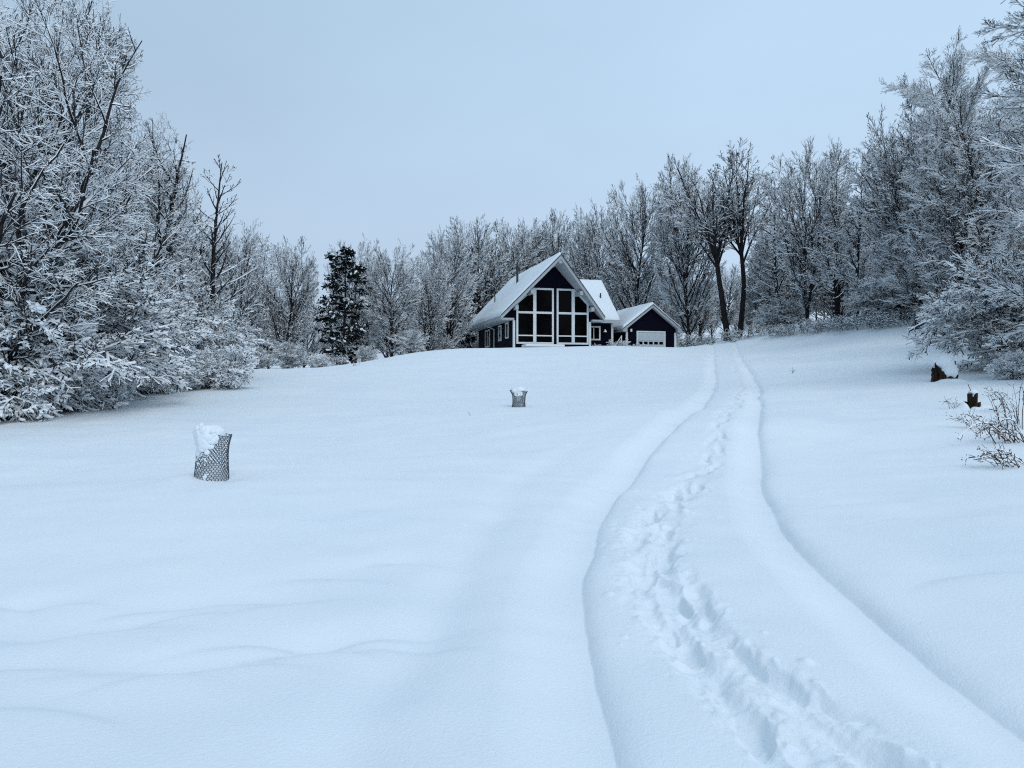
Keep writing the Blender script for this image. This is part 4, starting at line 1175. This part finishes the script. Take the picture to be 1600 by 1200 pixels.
# ------------------------------------------------------------------ dry weeds, right foreground
def weed(name, label, px, py, stalks, seed, group):
    """stalks: list of (sideways, forward, height, droop) in metres"""
    cx, cy = hit(px, py); rng = np.random.RandomState(seed)
    root = empty(name, (cx, cy, gz(cx, cy)), 0, label, 'weed', group)
    parts, heads, snows = [], [], []
    for (dx, dy, h, droop, r) in stalks:
        n = 12; t = np.linspace(0, 1, n)
        bx, by = rng.normal(0, .13), rng.normal(0, .10)
        x = bx + dx * t + rng.normal(0, .01, n).cumsum() * .5; y = by + dy * t; z = h * np.sin(t * (PI / 2 + droop)) / max(math.sin(min(PI / 2, PI / 2 + droop)), .3) - .04 * (1 - t)
        p = np.stack([x, y, z], 1); d = norm(np.gradient(p, axis=0)); rad = np.linspace(r, r * .45, n)[None]
        parts.append(tubes(p[None], d[None], rad, np.full((1, n), .009) * (rng.rand() < .7), 4, rng, .7))
        k = rng.randint(3, 8)
        q, dd, tt, pr, pl = sprout(rng, p[None], d[None], np.array([1.0]), rad, k, .35, 1.0, 45, 18)
        L = rng.uniform(.05, .18, k); P2, D2 = march(rng, q, dd, L, 4, .16, .0); r2 = taper(np.full(k, r * .6), 4, .4)
        parts.append(tubes(P2, D2, r2, np.full(r2.shape, .003), 4, rng, .5))
        tips = [P2[i, -1] for i in range(k)] + [p[-1]]
        heads += [q_ for q_ in tips if rng.rand() < .4]
        if abs(droop) > .5:
            for _ in range(7): heads.append(p[-1] + rng.normal(0, .03, 3))
    for c in heads:
        r = rng.uniform(.0035, .0075); dn = norm(rng.normal(0, 1, (1, 3)) + np.array([[0, 0, .8]]))
        P2 = c + dn[:, None] * np.array([-1.6, -.4, .6, 1.6])[None, :, None] * r
        parts.append(tubes(P2, np.repeat(dn[:, None], 4, 1), np.array([[.3, 1, .9, .15]]) * r, np.full((1, 4), r * .5), 5, rng, .5))
    v, f, m = merge(parts); me = np_mesh('stalks', v, f, [M['stalk'], M['twig_snow']], m); link_mesh('stalks', me, root)
    return root
def rnd_stalks(seed, n, lean, hmin, hmax, droop, r=.0062):
    g = random.Random(seed)
    return [(lean[0] * g.uniform(.5, 1.3) + g.gauss(0, .10), lean[1] * g.uniform(.5, 1.3) + g.gauss(0, .12), g.uniform(hmin, hmax), g.choice([0, 0, .3, .8]) * droop, r * g.uniform(.7, 1.2)) for _ in range(n)]
GW = 'dry weeds poking out of the snow on the right'
weed('dry_weed', 'dry weed with a long arching stalk bowed to the snow', 1585, 692, [(-.90, -.1, .34, 1.35, .009), (-.78, -.15, .20, 1.1, .008), (-.5, 0, .26, .9, .008), (-.35, -.2, .2, .9, .008), (-.62, .1, .30, 1.2, .007), (-.40, .2, .40, 1.1, .007)] + rnd_stalks(3, 9, (-.25, 0), .12, .3, 1.0), 31, GW)
weed('dry_weed', 'upright dark dry weed stalk with short side twigs', 1572, 688, [(-.08, 0, .52, 0, .010)] + rnd_stalks(4, 7, (-.12, 0), .25, .45, .3), 32, GW)
weed('dry_weed', 'dry weed clump with seed heads at the right edge', 1592, 668, rnd_stalks(5, 12, (-.12, 0), .35, .75, .4), 33, GW)
weed('dry_weed', 'low dry weed clump in front of the bowed stalk', 1590, 728, rnd_stalks(6, 13, (-.38, -.05), .08, .24, 1.0), 34, GW)
weed('dry_weed', 'thin dry weed stalks leaning in front of the small stump', 1540, 672, rnd_stalks(7, 10, (-.22, .1), .12, .38, 0, .0055), 35, GW)
weed('dry_weed', 'tiny dry weed left of the small stump', 1492, 640, rnd_stalks(8, 4, (-.08, 0), .12, .26, .6, .0045), 36, GW)
weed('dry_weed', 'forked bare twig standing behind the large stump', 1527, 560, rnd_stalks(9, 7, (-.12, 0), .4, .75, 0, .009), 37, GW)
weed('dry_weed', 'dry weed stalks between the small stump and the right edge', 1568, 645, rnd_stalks(10, 8, (-.2, .1), .2, .5, .6, .0058), 38, GW)
weed('grass_tip', 'single dry grass tip showing in the snow left of the far wire guard', 727, 652, rnd_stalks(12, 1, (.02, 0), .05, .08, .3, .006), 39, 'grass tips in the open field')
weed('grass_tip', 'single dry grass tip on the rise right of the tracks', 1241, 583, rnd_stalks(13, 1, (.02, 0), .08, .13, .3, .008), 40, 'grass tips in the open field')
weed('dry_weed', 'dry weed stalks on the crest in front of the dark pine', 556, 571, rnd_stalks(14, 6, (.1, 0), .4, .8, .3, .012), 41, 'dry weeds on the crest')

# ------------------------------------------------------------------ sky, light, camera
SUN_EL, SUN_AZ = R(46), R(152)     # azimuth clockwise from the view direction (+Y)
wd = bpy.data.worlds.new('World'); scene.world = wd; wd.use_nodes = True
nt = wd.node_tree; nt.nodes.clear()
out = nt.nodes.new('ShaderNodeOutputWorld')
sky = nt.nodes.new('ShaderNodeTexSky'); sky.sky_type = 'NISHITA'; sky.sun_disc = False
sky.sun_elevation = SUN_EL; sky.sun_rotation = SUN_AZ; sky.dust_density = 2.0
bg1 = nt.nodes.new('ShaderNodeBackground'); bg1.inputs['Strength'].default_value = .10
nt.links.new(sky.outputs['Color'], bg1.inputs['Color'])
# the cloud sheet
tc = nt.nodes.new('ShaderNodeTexCoord')
sep = nt.nodes.new('ShaderNodeSeparateXYZ'); nt.links.new(tc.outputs['Generated'], sep.inputs[0])
no = nt.nodes.new('ShaderNodeTexNoise'); no.inputs['Scale'].default_value = 2.2; no.inputs['Detail'].default_value = 4; no.inputs['Roughness'].default_value = .45
mp = nt.nodes.new('ShaderNodeMapping'); mp.inputs['Scale'].default_value = (1, 1, 2.2)
nt.links.new(tc.outputs['Generated'], mp.inputs['Vector']); nt.links.new(mp.outputs['Vector'], no.inputs['Vector'])
ramp = nt.nodes.new('ShaderNodeValToRGB')
ramp.color_ramp.elements[0].position = 0.0; ramp.color_ramp.elements[0].color = (.49, .622, .79, 1)
ramp.color_ramp.elements[1].position = .62; ramp.color_ramp.elements[1].color = (.48, .685, .885, 1)
e = ramp.color_ramp.elements.new(.22); e.color = (.51, .665, .845, 1)
nt.links.new(sep.outputs['Z'], ramp.inputs['Fac'])
# brighter towards the veiled sun on the right, a little mottled
mr = nt.nodes.new('ShaderNodeMapRange'); mr.inputs['From Min'].default_value = -.6; mr.inputs['From Max'].default_value = .7
mr.inputs['To Min'].default_value = .90; mr.inputs['To Max'].default_value = 1.22
nt.links.new(sep.outputs['X'], mr.inputs['Value'])
ma = nt.nodes.new('ShaderNodeMath'); ma.operation = 'MULTIPLY_ADD'; ma.inputs[1].default_value = .22; ma.inputs[2].default_value = .89
nt.links.new(no.outputs['Fac'], ma.inputs[0])
mu = nt.nodes.new('ShaderNodeMath'); mu.operation = 'MULTIPLY'
nt.links.new(mr.outputs['Result'], mu.inputs[0]); nt.links.new(ma.outputs[0], mu.inputs[1])
bg2 = nt.nodes.new('ShaderNodeBackground')
nt.links.new(ramp.outputs['Color'], bg2.inputs['Color']); nt.links.new(mu.outputs[0], bg2.inputs['Strength'])
mix = nt.nodes.new('ShaderNodeMixShader'); mix.inputs[0].default_value = .90
nt.links.new(bg1.outputs[0], mix.inputs[1]); nt.links.new(bg2.outputs[0], mix.inputs[2])
nt.links.new(mix.outputs[0], out.inputs['Surface'])

sun = bpy.data.lights.new('sun', 'SUN'); sun.energy = .85; sun.angle = R(35); sun.color = (1.0, .985, .96)
so = bpy.data.objects.new('sun', sun); COL.objects.link(so)
dv = Vector((math.sin(SUN_AZ) * math.cos(SUN_EL), math.cos(SUN_AZ) * math.cos(SUN_EL), math.sin(SUN_EL)))
so.rotation_euler = (-dv).to_track_quat('-Z', 'Y').to_euler(); so.location = (20, 20, 40)

cam = bpy.data.cameras.new('camera'); cam.sensor_width = 36; cam.lens = F / 1600 * 36
cam.clip_start = .05; cam.clip_end = 1500
co = bpy.data.objects.new('camera', cam); COL.objects.link(co)
co.location = (0, 0, CAM_H); co.rotation_euler = (R(90) - math.atan((600 - HY) / F), 0, 0)
scene.camera = co
scene.view_settings.view_transform = 'Standard'; scene.view_settings.look = 'None'
scene.view_settings.exposure = 0; scene.view_settings.gamma = 1
scene.cycles.max_bounces = 6; scene.cycles.diffuse_bounces = 4; scene.cycles.glossy_bounces = 2; scene.cycles.transmission_bounces = 2
scene.render.film_transparent = False
scene.cycles.use_denoising = False
scene.cycles.filter_width = 1.15
